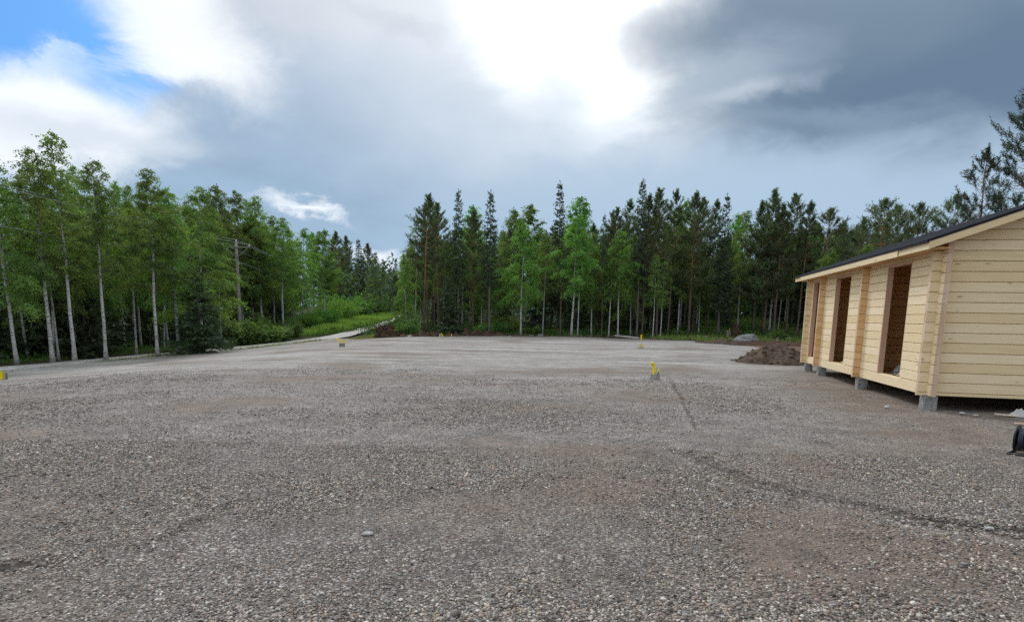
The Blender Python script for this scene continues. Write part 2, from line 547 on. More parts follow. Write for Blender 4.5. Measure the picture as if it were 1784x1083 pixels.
M['soil'] = soilmat("dark_soil", (.060, .042, .030), (.150, .112, .082))
M['redsoil'] = soilmat("red_brown_soil", (.05, .031, .022), (.125, .075, .05))
M['stone'] = soilmat("grey_stone", (.13, .128, .125), (.30, .295, .285), 3)
M['palestone'] = soilmat("pale_stone", (.40, .39, .37), (.60, .58, .55), 6)
M['whitestone'] = soilmat("white_stone", (.66, .64, .60), (.80, .78, .74), 9)
M['concrete'] = soilmat("concrete", (.30, .29, .265), (.43, .415, .385), 7)
M['polegrey'] = bark("weathered_pole", (.24, .22, .195), (.27, .255, .235), 0, 8)
M['deadwood'] = bark("dead_wood", (.20, .16, .13), (.26, .21, .17), 0, 3)
M['wire'] = simple("wire_metal", (.34, .36, .36), .5, .1)
M['insulator'] = simple("porcelain", (.62, .64, .66), .3, .1)
M['yellow'] = simple("yellow_plastic", (.78, .62, .02), .45, .12, 20)
M['lime'] = simple("lime_plastic", (.62, .75, .12), .45, .12, 20)
M['darkgreen'] = simple("dark_green_plastic", (.06, .12, .05), .5)
M['palecap'] = simple("pale_cap", (.66, .64, .58), .6)
M['black'] = simple("black_plastic", (.012, .012, .014), .42, .2, 12)
M['hose'] = simple("blue_black_hose", (.035, .045, .06), .38, .25, 30)
M['tarp'] = simple("pale_sheet", (.46, .445, .42), .65, .2, 9, .5)
M['darksheet'] = simple("dark_sheet", (.06, .06, .065), .5, .3, 9, .5)
M['plank'] = simple("pale_plank", (.62, .52, .38), .8, .15, 10)


def wood(name, axis, col_, dark, knots=True):
    m, t, b = mat(name); q = NT(t)
    st = {'x': (.55, 9, 9), 'y': (9, .55, 9), 'z': (9, 9, .55)}[axis]
    v = q.coord(st)
    g = q.noise(v, 3.2, 6, .6, .8)
    c = q.mix(q.rng(g, .32, .68), dark, col_)
    # every log its own tint
    rl = q.attr("logv")
    hs = q.n("ShaderNodeHueSaturation"); q.l(c, hs.inputs["Color"])
    q.l(q.rng(rl, 0, 1, .94, 1.05), hs.inputs["Value"]); q.l(q.rng(rl, 0, 1, 1.08, .92), hs.inputs["Saturation"])
    c = hs.outputs[0]
    if knots:
        ks = {'x': (3.0, 9, 9), 'y': (9, 3.0, 9), 'z': (9, 9, 3.0)}[axis]
        vo = q.n("ShaderNodeTexVoronoi"); q.l(q.coord(ks), vo.inputs["Vector"]); vo.inputs["Scale"].default_value = .9
        sepc = q.n("ShaderNodeSeparateColor"); q.l(vo.outputs["Color"], sepc.inputs[0])
        k = q.math('MULTIPLY', q.rng(vo.outputs["Distance"], .07, .16, 1, 0, True), q.rng(sepc.outputs[0], .55, .6, 0, 1))
        c = q.mix(q.math('MULTIPLY', k, .7), c, (.30, .17, .08))
    q.l(c, b.inputs["Base Color"]); b.inputs["Roughness"].default_value = .62
    b.inputs["Specular IOR Level"].default_value = .3
    q.l(q.bump(g, .12, .004), b.inputs["Normal"])
    return m


WC, WD = (.82, .66, .42), (.735, .565, .335)
M['wood_x'] = wood("pine_logs_gable", 'x', WC, WD)
M['wood_y'] = wood("pine_logs_front", 'y', WC, WD)
M['wood_z'] = wood("door_frame_wood", 'z', (.70, .48, .35), (.60, .39, .27), False)
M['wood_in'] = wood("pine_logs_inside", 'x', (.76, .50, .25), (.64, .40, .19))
M['wood_end'] = wood("sawn_log_ends", 'z', (.66, .47, .33), (.54, .37, .25), False)
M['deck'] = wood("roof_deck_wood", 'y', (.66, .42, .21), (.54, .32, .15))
M['fascia'] = wood("fascia_wood", 'y', (.78, .64, .42), (.68, .53, .33))


def felt():
    m, t, b = mat("roof_felt"); q = NT(t); v = q.coord()
    n = q.noise(v, 90, 3, .7)
    c = q.mix(q.rng(n, .3, .7), (.010, .011, .014), (.030, .033, .038))
    q.l(c, b.inputs["Base Color"]); b.inputs["Roughness"].default_value = 1.0; b.inputs["Specular IOR Level"].default_value = .1
    q.l(q.bump(n, .4, .004), b.inputs["Normal"])
    return m


M['felt'] = felt()

# ------------------------------------------------------------------ terrain
RUTS_PX = [  # (polyline in photo pixels, width m, depth m)
    ([(1195, 790), (1260, 822), (1330, 850), (1420, 872), (1520, 893), (1600, 912), (1700, 928), (1784, 940)], 0.06, .055),
    ([(1165, 660), (1185, 690), (1200, 722), (1212, 752)], .03, .022),
    ([(-40, 1012), (0, 1001), (30, 995), (60, 989)], .05, .035),
    ([(250, 962), (300, 940), (350, 914)], .04, .022),
    ([(1045, 668), (1090, 686), (1135, 699)], .03, .014),
    ([(430, 604), (480, 600), (540, 597)], .25, .05),
]


def ground_flat(x, y):
    v = ray(x, y); k = -CAM[2] / v[2]
    return CAM + v * k


def smooth_h(X, Y):
    X = np.asarray(X, float); Y = np.asarray(Y, float)
    h = -.88 * S((-X - 5) / 15) * (1 - S((Y - 38) / 30))
    h = h + 2.9 * S((Y - 42) / 105) * S((-X - 2) / 12)
    h = h + 1.5 * S((X - 10) / 14) * S((Y - 49) / 14)
    h = h + .9 * S((Y - 52) / 30) * S((X + 14) / 8) * (1 - S((X - 8) / 8))
    return h


def height(X, Y):
    return smooth_h(X, Y) + .045 * fbm(X, Y, .16, 2, 3)


def ground_at(x, y, lift=0.0):
    """where the sight line through a photo pixel meets the terrain"""
    v = ray(x, y)
    t = 2.0
    lo = None
    while t < 400:
        P = CAM + v * t
        if P[2] < height(P[0], P[1]) + lift: break
        lo = t; t *= 1.02
    a, b_ = (lo or 1.0), t
    for _ in range(30):
        mdt = (a + b_) / 2; P = CAM + v * mdt
        if P[2] < height(P[0], P[1]) + lift: b_ = mdt
        else: a = mdt
    return CAM + v * b_


RUTS = []
for pl, wd, dp in RUTS_PX:
    pts = np.array([ground_at(*q)[:2] for q in pl])
    out = []
    for a, b_ in zip(pts[:-1], pts[1:]):
        n = max(2, int(np.linalg.norm(b_ - a) / .12))
        out.append(a + (b_ - a) * np.linspace(0, 1, n, endpoint=False)[:, None])
    P = np.vstack(out + [pts[-1:]])
    P = P + np.stack([fbm(P[:, 0], P[:, 1], 1.3, 5, 3), fbm(P[:, 0], P[:, 1], 1.3, 9, 3)], -1) * min(.22, wd * 2.2)
    RUTS.append((P, wd, dp))


def rut_mask(X, Y):
    X = np.asarray(X, float); Y = np.asarray(Y, float)
    dz = np.zeros(X.shape); mk = np.zeros(X.shape)
    for P, wd, dp in RUTS:
        near = (X > P[:, 0].min() - 1) & (X < P[:, 0].max() + 1) & (Y > P[:, 1].min() - 1) & (Y < P[:, 1].max() + 1)
        if not near.any(): continue
        q = np.stack([X[near], Y[near]], -1)
        dd = np.full(len(q), 9.0)
        for i in range(0, len(q), 4000):
            dd[i:i + 4000] = np.sqrt(((q[i:i + 4000, None] - P[None]) ** 2).sum(-1)).min(1)
        br = np.clip(.9 + 1.3 * fbm(q[:, 0], q[:, 1], 2.0, 12, 3), 0.1, 1.2)
        g = np.exp(-(dd / wd) ** 2) * br
        rim = np.exp(-((dd - wd * 2.1) / (wd * .9)) ** 2)
        dz[near] += -dp * g + dp * .45 * rim
        mk[near] = np.maximum(mk[near], g * min(1.0, dp / .04))
    return dz, np.clip(mk, 0, 1)


def dirt(X, Y):
    X = np.asarray(X, float); Y = np.asarray(Y, float)
    d = S((fbm(X, Y * 1.4, .42, 140, 5) - .06) / .34)
    d = np.maximum(d, (.35 + .65 * S((fbm(X, Y, 1.1, 150, 4) + .3) / .5)) * S((X - .38 * Y - .3) / 1.8) * S((Y - 4.5) / 3))
    d = np.maximum(d, .55 * S((-X - .55 * Y + .2) / 1.6) * (1 - S((Y - 5) / 4)))
    return np.clip(d, 0, 1)


def field_h(X, Y):
    return height(X, Y) + .03 + .02 * fbm(X, Y, .9, 20, 3) + rut_mask(X, Y)[0]


# outline of the gravel yard
edge_px = [(0, 640), (130, 628), (250, 617), (420, 603), (560, 589), (585, 588.5), (640, 590.5), (690, 588), (745, 586.5), (800, 586), (860, 585.5), (905, 586), (960, 586.5),
           (1010, 587), (1060, 589), (1110, 590.5), (1160, 592), (1210, 594), (1250, 597), (1285, 602)]
edge = [ground_at(*q)[:2] for q in edge_px]
poly = [np.array([-26., -14.]), np.array([-22.5, 5.])] + edge + [np.array([16.5, 27.]), np.array([21., 24.]), np.array([28., 18.]), np.array([28., -14.])]
# resample + ragged
out = []
for a, b_ in zip(poly, poly[1:] + poly[:1]):
    n = max(1, int(np.linalg.norm(b_ - a) / .5))
    out.append(a + (b_ - a) * np.linspace(0, 1, n, endpoint=False)[:, None])
out = np.vstack(out)
out = out + np.stack([fbm(out[:, 0], out[:, 1], .5, 40), fbm(out[:, 0], out[:, 1], .5, 50)], -1) * .8


def inside(px_, py_, pol):
    r = np.zeros(px_.shape, bool); n = len(pol); j = n - 1
    for i in range(n):
        xi, yi = pol[i]; xj, yj = pol[j]
        c = ((yi > py_) != (yj > py_)) & (px_ < (xj - xi) * (py_ - yi) / (yj - yi + 1e-12) + xi)
        r ^= c; j = i
    return r


def dist_poly(X, Y, pol):
    q = np.stack([X.ravel(), Y.ravel()], -1); dd = np.zeros(len(q))
    for i in range(0, len(q), 4000):
        dd[i:i + 4000] = np.sqrt(((q[i:i + 4000, None] - pol[None]) ** 2).sum(-1)).min(1)
    return dd.reshape(X.shape)


gx, gy = np.meshgrid(np.arange(-27, 29, .55), np.arange(-15, 62, .55))
gx = gx + rng.uniform(-.12, .12, gx.shape); gy = gy + rng.uniform(-.12, .12, gy.shape)
nx, ny = np.meshgrid(np.arange(-6, 9, .16), np.arange(2, 12, .16))
P = np.vstack([np.stack([gx.ravel(), gy.ravel()], -1), np.stack([nx.ravel(), ny.ravel()], -1) + rng.uniform(-.03, .03, (nx.size, 2))])
P = P[inside(P[:, 0], P[:, 1], out)]
P = P[dist_poly(P[:, 0], P[:, 1], out) > .25]
ex = []
for Q, wd, dp in RUTS:
    T = np.gradient(Q, axis=0); T /= np.linalg.norm(T, axis=1)[:, None] + 1e-9
    Nn = np.stack([-T[:, 1], T[:, 0]], -1)
    for k in (-3, -2, -1.1, -.5, 0, .5, 1.1, 2, 3): ex.append(Q + Nn * wd * k)
ex = np.vstack(ex); ex = ex[inside(ex[:, 0], ex[:, 1], out)]; ex = ex[dist_poly(ex[:, 0], ex[:, 1], out) > .2]
P = np.vstack([out, P, ex])
res = geometry.delaunay_2d_cdt([Vector(p) for p in P], [], [list(range(len(out)))], 1, 1e-4)
PV = np.array([tuple(v) for v in res[0]]); tri = np.array([f for f in res[2] if len(f) == 3], int)
fz = field_h(PV[:, 0], PV[:, 1])
_, rmk = rut_mask(PV[:, 0], PV[:, 1])
de = dist_poly(PV[:, 0], PV[:, 1], out)
fz = fz - .06 * (1 - S(de / .5))
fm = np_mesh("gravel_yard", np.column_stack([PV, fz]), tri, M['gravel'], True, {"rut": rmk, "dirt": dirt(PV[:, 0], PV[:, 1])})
tag(link("gravel_yard", fm), kind='structure')

# the lane climbing away on the left
L_px = [(0, 640), (130, 629), (250, 618), (420, 603.5), (560, 588), (600, 581), (640, 571.5), (684, 557.5)]
R_px = [(0, 647), (130, 635), (250, 622.5), (420, 608), (560, 592.5), (612, 586), (648, 576), (687, 561.5)]
Lw = [np.array([-24.5, -12, 0]), np.array([-22.6, 8, 0])] + [ground_at(*q) for q in L_px]
Rw = [np.array([-20.5, -12, 0]), np.array([-18.9, 8, 0])] + [ground_at(*q) for q in R_px]
Lw.append(Lw[-1] + np.array([-3.5, 30, 0])); Rw.append(Rw[-1] + np.array([-3.5, 30, 0]))


def resample(pts, n):
    pts = np.array(pts)[:, :2]; s = np.concatenate([[0], np.cumsum(np.linalg.norm(np.diff(pts, axis=0), axis=1))])
    u = np.linspace(0, s[-1], n)
    p = np.stack([np.interp(u, s, pts[:, 0]), np.interp(u, s, pts[:, 1])], -1)
    for _ in range(6):
        p[1:-1] = (p[:-2] + 2 * p[1:-1] + p[2:]) / 4
    return p


A, B = resample(Lw, 220), resample(Rw, 220)
kk = 7
rp = np.stack([A * (1 - t) + B * t for t in np.linspace(0, 1, kk)], 1)
rz = height(rp[..., 0], rp[..., 1]) + .055 + .14 * S((rp[..., 1] - 46) / 8) + .02 * np.array([-3.5, 0, -.6, 1, -.6, 0, -3.5])[None] + .02 * fbm(rp[..., 0], rp[..., 1], .9, 70)
I = np.arange(220 * kk).reshape(220, kk)
Qd = np.stack([I[:-1, :-1], I[:-1, 1:], I[1:, 1:], I[1:, :-1]], -1).reshape(-1, 4)
tag(link("road", np_mesh("road", np.dstack([rp, rz]).reshape(-1, 3), Qd, M['road'], True)), kind='structure')


def road_dist(X, Y):
    c = rp[:, 3]; q = np.stack([X, Y], -1); r = np.zeros(len(q))
    for i in range(0, len(q), 4000):
        r[i:i + 4000] = np.sqrt(((q[i:i + 4000, None] - c[None]) ** 2).sum(-1)).min(1)
    return r


# one ground sheet to the horizon
xs = np.concatenate([[-2500, -1200, -600, -350, -220, -160], np.arange(-120, 121, 1.2), [160, 220, 350, 600, 1200, 2500]])
ys = np.concatenate([[-2500, -1200, -600, -300, -150, -80], np.arange(-40, 201, 1.2), [240, 320, 450, 700, 1200, 2500]])
GX, GY = np.meshgrid(xs, ys)
GZ = height(GX, GY)
near = (np.abs(GX) < 60) & (GY < 90) & (GY > -25)
dd = np.full(GX.shape, 99.); dd[near] = dist_poly(GX[near], GY[near], out)
ins = np.zeros(GX.shape, bool); ins[near] = inside(GX[near], GY[near], out)
sgn = np.where(ins, -dd, dd)
rdg = np.full(GX.shape, 99.); rdg[near | ((np.abs(GX) < 70) & (GY > 0) & (GY < 140))] = road_dist(*(a[near | ((np.abs(GX) < 70) & (GY > 0) & (GY < 140))] for a in (GX, GY)))
GZ = GZ - np.where(ins, .25 * S(dd / 1.3), 0) + np.where(ins, 0, .10 * fbm(GX, GY, .45, 60)) * S(dd / 2) * S((rdg - 2.6) / 2.5)
GZ = GZ - .07 * (1 - S((rdg - 1.9) / 1.5)) * ~ins
soil = np.where(ins, 1, 1 - S((sgn - .5) / 2.2))
soil = np.maximum(soil, .95 * S((GX - 12) / 4) * (1 - S((GY - 40) / 8)) * S((GY - 5) / 8))
soil = np.where(GX < -12, soil * .3, soil)
ny_, nx_ = GX.shape
I = np.arange(nx_ * ny_).reshape(ny_, nx_)
Qd = np.stack([I[:-1, :-1], I[:-1, 1:], I[1:, 1:], I[1:, :-1]], -1).reshape(-1, 4)
tag(link("ground", np_mesh("ground", np.stack([GX, GY, GZ], -1).reshape(-1, 3), Qd, M['floor'], True, {"soil": soil.ravel()})), kind='structure')

# ------------------------------------------------------------------ pebbles
def ico(sub):
    bm = bmesh.new(); bmesh.ops.create_icosphere(bm, subdivisions=sub, radius=1)
    V = np.array([v.co[:] for v in bm.verts]); F = np.array([[v.index for v in f.verts] for f in bm.faces]); bm.free()
    return V, F


def pebbles(name, X, Y, size, sub, label):
    V0, F0 = ico(sub)
    n = len(X)
    d = size[:, None] * np.column_stack([rng.uniform(.42, .66, n), rng.uniform(.34, .5, n), rng.uniform(.18, .34, n)])
    lump = 1 + rng.normal(0, .15, (n, len(V0)))
    P = V0[None] * d[:, None] * lump[..., None]
    a = rng.uniform(0, 2 * np.pi, n); tl = rng.normal(0, .28, n)
    ct, st = np.cos(tl)[:, None], np.sin(tl)[:, None]
    x, y, z = P[..., 0], P[..., 1], P[..., 2]
    x, z = x * ct + z * st, -x * st + z * ct
    ca, sa = np.cos(a)[:, None], np.sin(a)[:, None]
    x, y = x * ca - y * sa, x * sa + y * ca
    zz = field_h(X, Y) + d[:, 2] * rng.uniform(.0, 1.0, n)
    P = np.stack([x + X[:, None], y + Y[:, None], z + zz[:, None]], -1).reshape(-1, 3)
    F = (F0[None] + (np.arange(n) * len(V0))[:, None, None]).reshape(-1, 3)
    pal = np.array([(.070, .064, .060), (.125, .115, .106), (.19, .175, .16), (.26, .24, .225), (.34, .325, .305), (.48, .465, .445), (.28, .205, .165), (.36, .285, .21), (.32, .245, .225), (.24, .26, .285), (.58, .56, .53)])
    pr = np.array([.20, .19, .16, .11, .09, .075, .07, .05, .045, .04, .05]); pr /= pr.sum()
    c = pal[rng.choice(len(pal), n, p=pr)] * rng.uniform(.8, 1.2, (n, 1))
    c = c * np.array([1.05, .97, .87]); cc = np.repeat(c, len(V0), 0)
    o = link(name, np_mesh(name, P, F, M['pebble'], True, {"tint": cc}))
    tag(o, label, "gravel", kind='stuff')


def scatter(n, y0, y1, xl, xr):
    Y = np.sqrt(rng.uniform(y0 ** 2, y1 ** 2, n)); X = rng.uniform(xl, xr, n) * Y
    return X, Y


for n_, y0, y1, sub, lb in ((76000, 2.4, 3.7, 2, "loose pebbles, grey brown and pink, right in front of the camera"),
                            (240000, 3.7, 7.0, 1, "loose pebbles covering the near part of the yard"),
                            (360000, 7.0, 19.0, 1, "loose small pebbles spread across the middle of the yard")):
    wx = 1.5 if y0 < 3 else 1.25 if y0 < 6 else 1.0
    X, Y = scatter(int(n_ * wx / .95), y0, y1, -wx, wx)
    coarse = S((fbm(X, Y * 1.3, .45, 81, 4) + .22 + .12 * (X > -.5) * (Y < 4.6)) / .5)
    keep = rng.random(len(X)) < (.5 + .5 * coarse) * (1 - S((Y - 9.0) / 10.0)) * (1 - .72 * dirt(X, Y))
    keep &= rut_mask(X, Y)[1] < .22
    keep &= X < 7.6
    X, Y, coarse = X[keep], Y[keep], coarse[keep]
    pebbles("gravel", X, Y, (.0086 + .0052 * coarse + .0008 * np.clip(Y - 4, 0, 7)) * np.exp(rng.normal(0, .30, len(X))), sub, lb)


# ------------------------------------------------------------------ log cabin
HA = math.atan(.207)
HO = np.array([7.2495, 11.0, 0.0])          # near corner, outer faces of front and gable wall
house = empty("log_cabin", HO, -HA, "unfinished pale log cabin on concrete piers with a dark felt roof and three open doorways", "cabin")
LEN, WID, ZB = 8.65, 4.4, .27
RS, EU, EZ = .37, -.36, 2.90                # roof slope, eave offset, eave top height


def roof_top(u): return EZ + RS * (min(u, WID - u) - EU)


def log(bm, lay, poly, n0, n1, axis, ch=.011):
    """one log: poly in (s, z); thickness n0 (outer) .. n1; axis 's along y' or 's along x'"""
    n_ = len(poly); zc = sum(p[1] for p in poly) / n_; sg = 1 if n1 > n0 else -1
    def P(s, z, n): return (n, s, z) if axis == 'y' else (s, n, z)
    def shr(p, k): return (p[0], p[1] + (k if p[1] < zc else -k))
    prof = [(ch, n0), (.0035, n0 + sg * ch), (.0035, n0 + sg * .034), (.0008, n0 + sg * .035), (.0008, n1 - sg * ch), (ch, n1)]
    loops = [[bm.verts.new(P(*shr(p, k_), nn)) for p in poly] for k_, nn in prof]
    fs = [bm.faces.new(loops[0]), bm.faces.new(loops[-1][::-1])]
    for a, b_ in zip(loops, loops[1:]):
        for i in range(n_):
            fs.append(bm.faces.new([a[i], b_[i], b_[(i + 1) % n_], a[(i + 1) % n_]]))
            if abs(poly[i][0] - poly[(i + 1) % n_][0]) < 1e-6: fs[-1].material_index = 1       # sawn end
    v = random.random()
    for f in fs:
        for l_ in f.verts: l_[lay] = v


random.seed(5)
TH = .088
CR = .172


def wall_mesh(name, courses, n0, n1, axis, matl):
    bm = bmesh.new(); lay = bm.verts.layers.float.new("logv")
    for p in courses: log(bm, lay, p, n0, n1, axis)
    bmesh.ops.recalc_face_normals(bm, faces=bm.faces)
    return bm_mesh(name, bm, [matl, M['wood_end']])


DOORS = [(1.28, 2.50), (4.92, 6.18), (7.72, 8.47)]
DZ0, DZ1 = .475, 2.69
fc = []
fc.append([(-.15, ZB), (LEN + .24, ZB), (LEN + .24, .4725), (-.15, .4725)])
z = .475
while z < 2.84:
    z1 = min(z + CR, 2.86)
    if z < DZ1 - .02:
        z1 = min(z1, DZ1)
        segs, s0 = [], -.15
        for a, b_ in DOORS: segs.append((s0, a)); s0 = b_
        segs.append((s0, LEN + .24))
    else: segs = [(-.15, LEN + .24)]
    for a, b_ in segs: fc.append([(a, z), (b_, z), (b_, z1), (a, z1)])
    z = z1
link("front_wall", wall_mesh("front_wall", fc, 0, TH, 'y', M['wood_y']), house)


def gable_courses(u0):
    r = []; z = ZB + .003; z1 = ZB + .065
    while True:
        # clip against the underside of the roof
        under = lambda zz: (zz - (EZ - .115)) / RS + EU
        a0 = max(u0, under(z)); a1 = max(u0, under(z1))
        b0 = min(WID - u0, WID - under(z)); b1 = min(WID - u0, WID - under(z1))
        if b1 - a1 < .15: break
        r.append([(a0, z), (b0, z), (b1, z1), (a1, z1)])
        z = z1; z1 = z + CR
    return r


link("gable_wall", wall_mesh("gable_wall", gable_courses(-.15), 0, TH, 'x', M['wood_x']), house)
link("gable_wall", wall_mesh("gable_wall", gable_courses(-.15), LEN, LEN + TH, 'x', M['wood_x']), house)
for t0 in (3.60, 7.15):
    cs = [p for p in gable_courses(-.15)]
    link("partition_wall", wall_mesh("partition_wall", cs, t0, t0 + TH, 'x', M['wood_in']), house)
bc = []; z = ZB
while z < 2.84:
    bc.append([(0.09, z), (LEN - .002, z), (LEN - .002, min(z + CR, 2.85)), (.09, min(z + CR, 2.85))]); z += CR
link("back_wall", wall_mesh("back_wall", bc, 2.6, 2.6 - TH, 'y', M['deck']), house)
bm = bmesh.new()
for k in range(17):
    box(bm, .095 + k * .147, .095 + k * .147 + .143, .095, LEN - .01, .425, .4715)
link("floor", bm_mesh("floor", bm, M['deck']), house)
bm = bmesh.new()
box(bm, .1, 4.3, .1, LEN - .02, .285, .42)
link("floor_beams", bm_mesh("floor_beams", bm, M['deck']), house)
for a, b_ in DOORS:
    bm = bmesh.new()
    for s0, s1, pr in ((a - .003, a + .03, -.002), (b_ - .045, b_ + .003, .012)):
        box(bm, -pr, TH + .012, s0, s1, DZ0 + .002, DZ1 - .047, .002)
    box(bm, -.012, TH + .012, a - .003, b_ + .003, DZ1 - .045, DZ1 + .003, .003)
    me = bm_mesh("door_frame", bm, M['wood_z'])
    link("door_frame", me, house)
# piers
for u, t in ((.045, .045), (.045, 3.6), (.045, 7.05), (.045, 8.55), (2.2, .06), (4.25, .06), (2.3, 3.6), (2.3, 7.1), (4.25, 3.6), (4.25, 8.55)):
    bm = bmesh.new()
    box(bm, u - .095, u + .125, t - .095, t + .105, -.25, ZB - .003, .012)
    link("pier", bm_mesh("pier", bm, M['concrete']), house)
# roof: deck and felt on two slopes, fascia and barge boards
T0, T1 = -.30, 9.30
RU = WID / 2


def slab(uA, uB, zA, zB, t0, t1, th):
    """sloping slab, top edge line through (uA,zA)-(uB,zB)"""
    bm = bmesh.new()
    vs = [bm.verts.new(p) for p in ((uA, t0, zA - th), (uB, t0, zB - th), (uB, t1, zB - th), (uA, t1, zA - th), (uA, t0, zA), (uB, t0, zB), (uB, t1, zB), (uA, t1, zA))]
    for q in ((0, 3, 2, 1), (4, 5, 6, 7), (0, 1, 5, 4), (1, 2, 6, 5), (2, 3, 7, 6), (3, 0, 4, 7)): bm.faces.new([vs[i] for i in q])
    return bm


roof = bpy.data.objects.new("roof", None); col.objects.link(roof); roof.parent = house
for sgn_ in (0, 1):
    f_ = (lambda u: u) if sgn_ == 0 else (lambda u: WID - u)
    link("roof_deck", bm_mesh("roof_deck", slab(f_(EU), f_(RU), EZ - .014, roof_top(RU) - .014, T0 + .004, T1 - .004, .022), M['deck']), roof)
    bmf = slab(f_(EU - .035), f_(RU), EZ - .035 * RS + .001, roof_top(RU) + .001, T0 - .03, T1 + .03, .013)
    bm2 = slab(f_(EU - .035), f_(EU - .027), EZ - .035 * RS - .012, EZ - .027 * RS - .012, T0 - .03, T1 + .03, .035)
    me2 = bpy.data.meshes.new("x"); bm2.to_mesh(me2); bm2.free(); bmf.from_mesh(me2); bpy.data.meshes.remove(me2)
    for k in range(1, 5):       # lap seams of the felt
        uu = EU + k * .55
        bms = slab(f_(uu), f_(uu + .10), roof_top(uu) + .006, roof_top(uu + .10) + .005, T0 - .03, T1 + .03, .004)
        me2 = bpy.data.meshes.new("x"); bms.to_mesh(me2); bms.free(); bmf.from_mesh(me2); bpy.data.meshes.remove(me2)
    # drip flap on the barge side
    for tt in (T0 - .034, T1 + .0265):
        bms = slab(f_(EU - .035), f_(RU), EZ - .035 * RS - .0125, roof_top(RU) - .0125, tt, tt + .0075, .03)
        me2 = bpy.data.meshes.new("x"); bms.to_mesh(me2); bms.free(); bmf.from_mesh(me2); bpy.data.meshes.remove(me2)
    link("felt", bm_mesh("felt", bmf, M['felt']), roof)
    for tt in (T0, T1 - .026):
        link("barge_board", bm_mesh("barge_board", slab(f_(EU + .002), f_(RU), EZ - .037, roof_top(RU) - .038, tt - .0265 if tt < 0 else tt + .0265, (tt - .0265 if tt < 0 else tt + .0265) + .025, .125), M['wood_x']), roof)
for t0, t1, dn in ((-.325, .968, 0), (.97, 8.55, .024), (8.552, 9.325, 0)):
    bm = bmesh.new()
    box(bm, EU - .002 - dn, EU + .022 - dn, t0, t1, EZ - .165 - dn * .4, EZ - .016 - (.0 if dn == 0 else .012), .002)
    link("fascia_board", bm_mesh("fascia_board", bm, M['fascia']), roof)
bm = bmesh.new()
box(bm, WID - EU - .02, WID - EU + .002, -.325, 9.325, EZ - .165, EZ - .016, .002)
link("fascia_board", bm_mesh("fascia_board", bm, M['fascia']), roof)
bm = bmesh.new()
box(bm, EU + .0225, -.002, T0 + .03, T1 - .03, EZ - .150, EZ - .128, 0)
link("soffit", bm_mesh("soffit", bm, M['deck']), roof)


def Hw(u, t, z):
    c, s_ = math.cos(HA), math.sin(HA)
    return np.array([HO[0] + c * u + s_ * t, HO[1] - s_ * u + c * t, z])


# ------------------------------------------------------------------ lumpy things
def lump(name, loc, size, mt, seed, rough=.3, sub=4, flat=.0, freq=1.6, label=None, cat=None, group=None, rz=0.0, faceted=False):
    from mathutils import noise
    bm = bmesh.new(); bmesh.ops.create_icosphere(bm, subdivisions=sub, radius=1)
    for v in bm.verts:
        d = v.co.normalized(); q = d * freq + Vector((seed * 7.1, seed * 3.3, seed))
        k = 1 + rough * noise.noise(q) + rough * .5 * noise.noise(q * 2.3) + rough * .25 * noise.noise(q * 5.1)
        if faceted: k += rough * .5 * noise.cell(q * 1.3) - rough * .25
        v.co = d * k
        v.co.x *= size[0]; v.co.y *= size[1]; v.co.z *= size[2]
        if v.co.z < 0: v.co.z *= .35
    me = bm_mesh(name, bm, mt, True)
    o = link(name, me, None, loc); o.rotation_euler = (0, 0, rz)
    if label: tag(o, label, cat, group)
    return o


def heap(name, c, rx, ry, hgt, mt, seed, n=70, rot=0.0, clods=60, rough=.35, sharp=1.0):
    """irregular mound as a height sheet with clods"""
    g_ = np.linspace(-1.15, 1.15, n); X, Y = np.meshgrid(g_, g_)
    wob = 1 + .35 * fbm(np.cos(np.arctan2(Y, X)) * 2 + 5, np.sin(np.arctan2(Y, X)) * 2 + 5, 1.0, seed)
    rr = np.hypot(X, Y) / wob
    Zz = hgt * np.clip(1 - rr, 0, 1) ** sharp
    Zz = Zz * (1 + rough * 1.4 * fbm(X, Y, 1.6, seed + 3, 3)) + hgt * rough * .35 * fbm(X, Y, 5, seed + 8, 4) * S((1.1 - rr) * 4)
    Zz = np.where(rr > 1.02, -.12, Zz)
    ca, sa = math.cos(rot), math.sin(rot)
    xw, yw = X * rx, Y * ry
    Xw, Yw = xw * ca - yw * sa, xw * sa + yw * ca
    base = height(Xw + c[0], Yw + c[1]) + .03
    V = np.stack([Xw, Yw, Zz + base - c[2]], -1).reshape(-1, 3)
    I = np.arange(n * n).reshape(n, n)
    Qd = np.stack([I[:-1, :-1], I[:-1, 1:], I[1:, 1:], I[1:, :-1]], -1).reshape(-1, 4)
    keepf = (Zz.ravel()[Qd] > -.11).any(1)
    acc = Acc(); acc.add(V, Qd[keepf])
    V0, F0 = ico(2)
    r2 = np.random.default_rng(seed)
    for _ in range(clods):
        a = r2.uniform(0, 6.28); q = r2.uniform(.1, 1.25) ** .7
        x, y = q * math.cos(a), q * math.sin(a)
        ii, jj = min(n - 1, max(0, int((y + 1.15) / 2.3 * n))), min(n - 1, max(0, int((x + 1.15) / 2.3 * n)))
        s_ = (.016 + .06 * r2.random() ** 2.5) * (1 + hgt * .6)
        p = V.reshape(n, n, 3)[ii, jj].copy(); p[2] = max(p[2], base[ii, jj] - c[2] - .02)
        acc.add(V0 * s_ * r2.uniform(.6, 1.2, 3) * (1 + r2.normal(0, .15, (len(V0), 1))) + p, None, F0)
    return link(name, acc.mesh(name, mt, True), None, c)


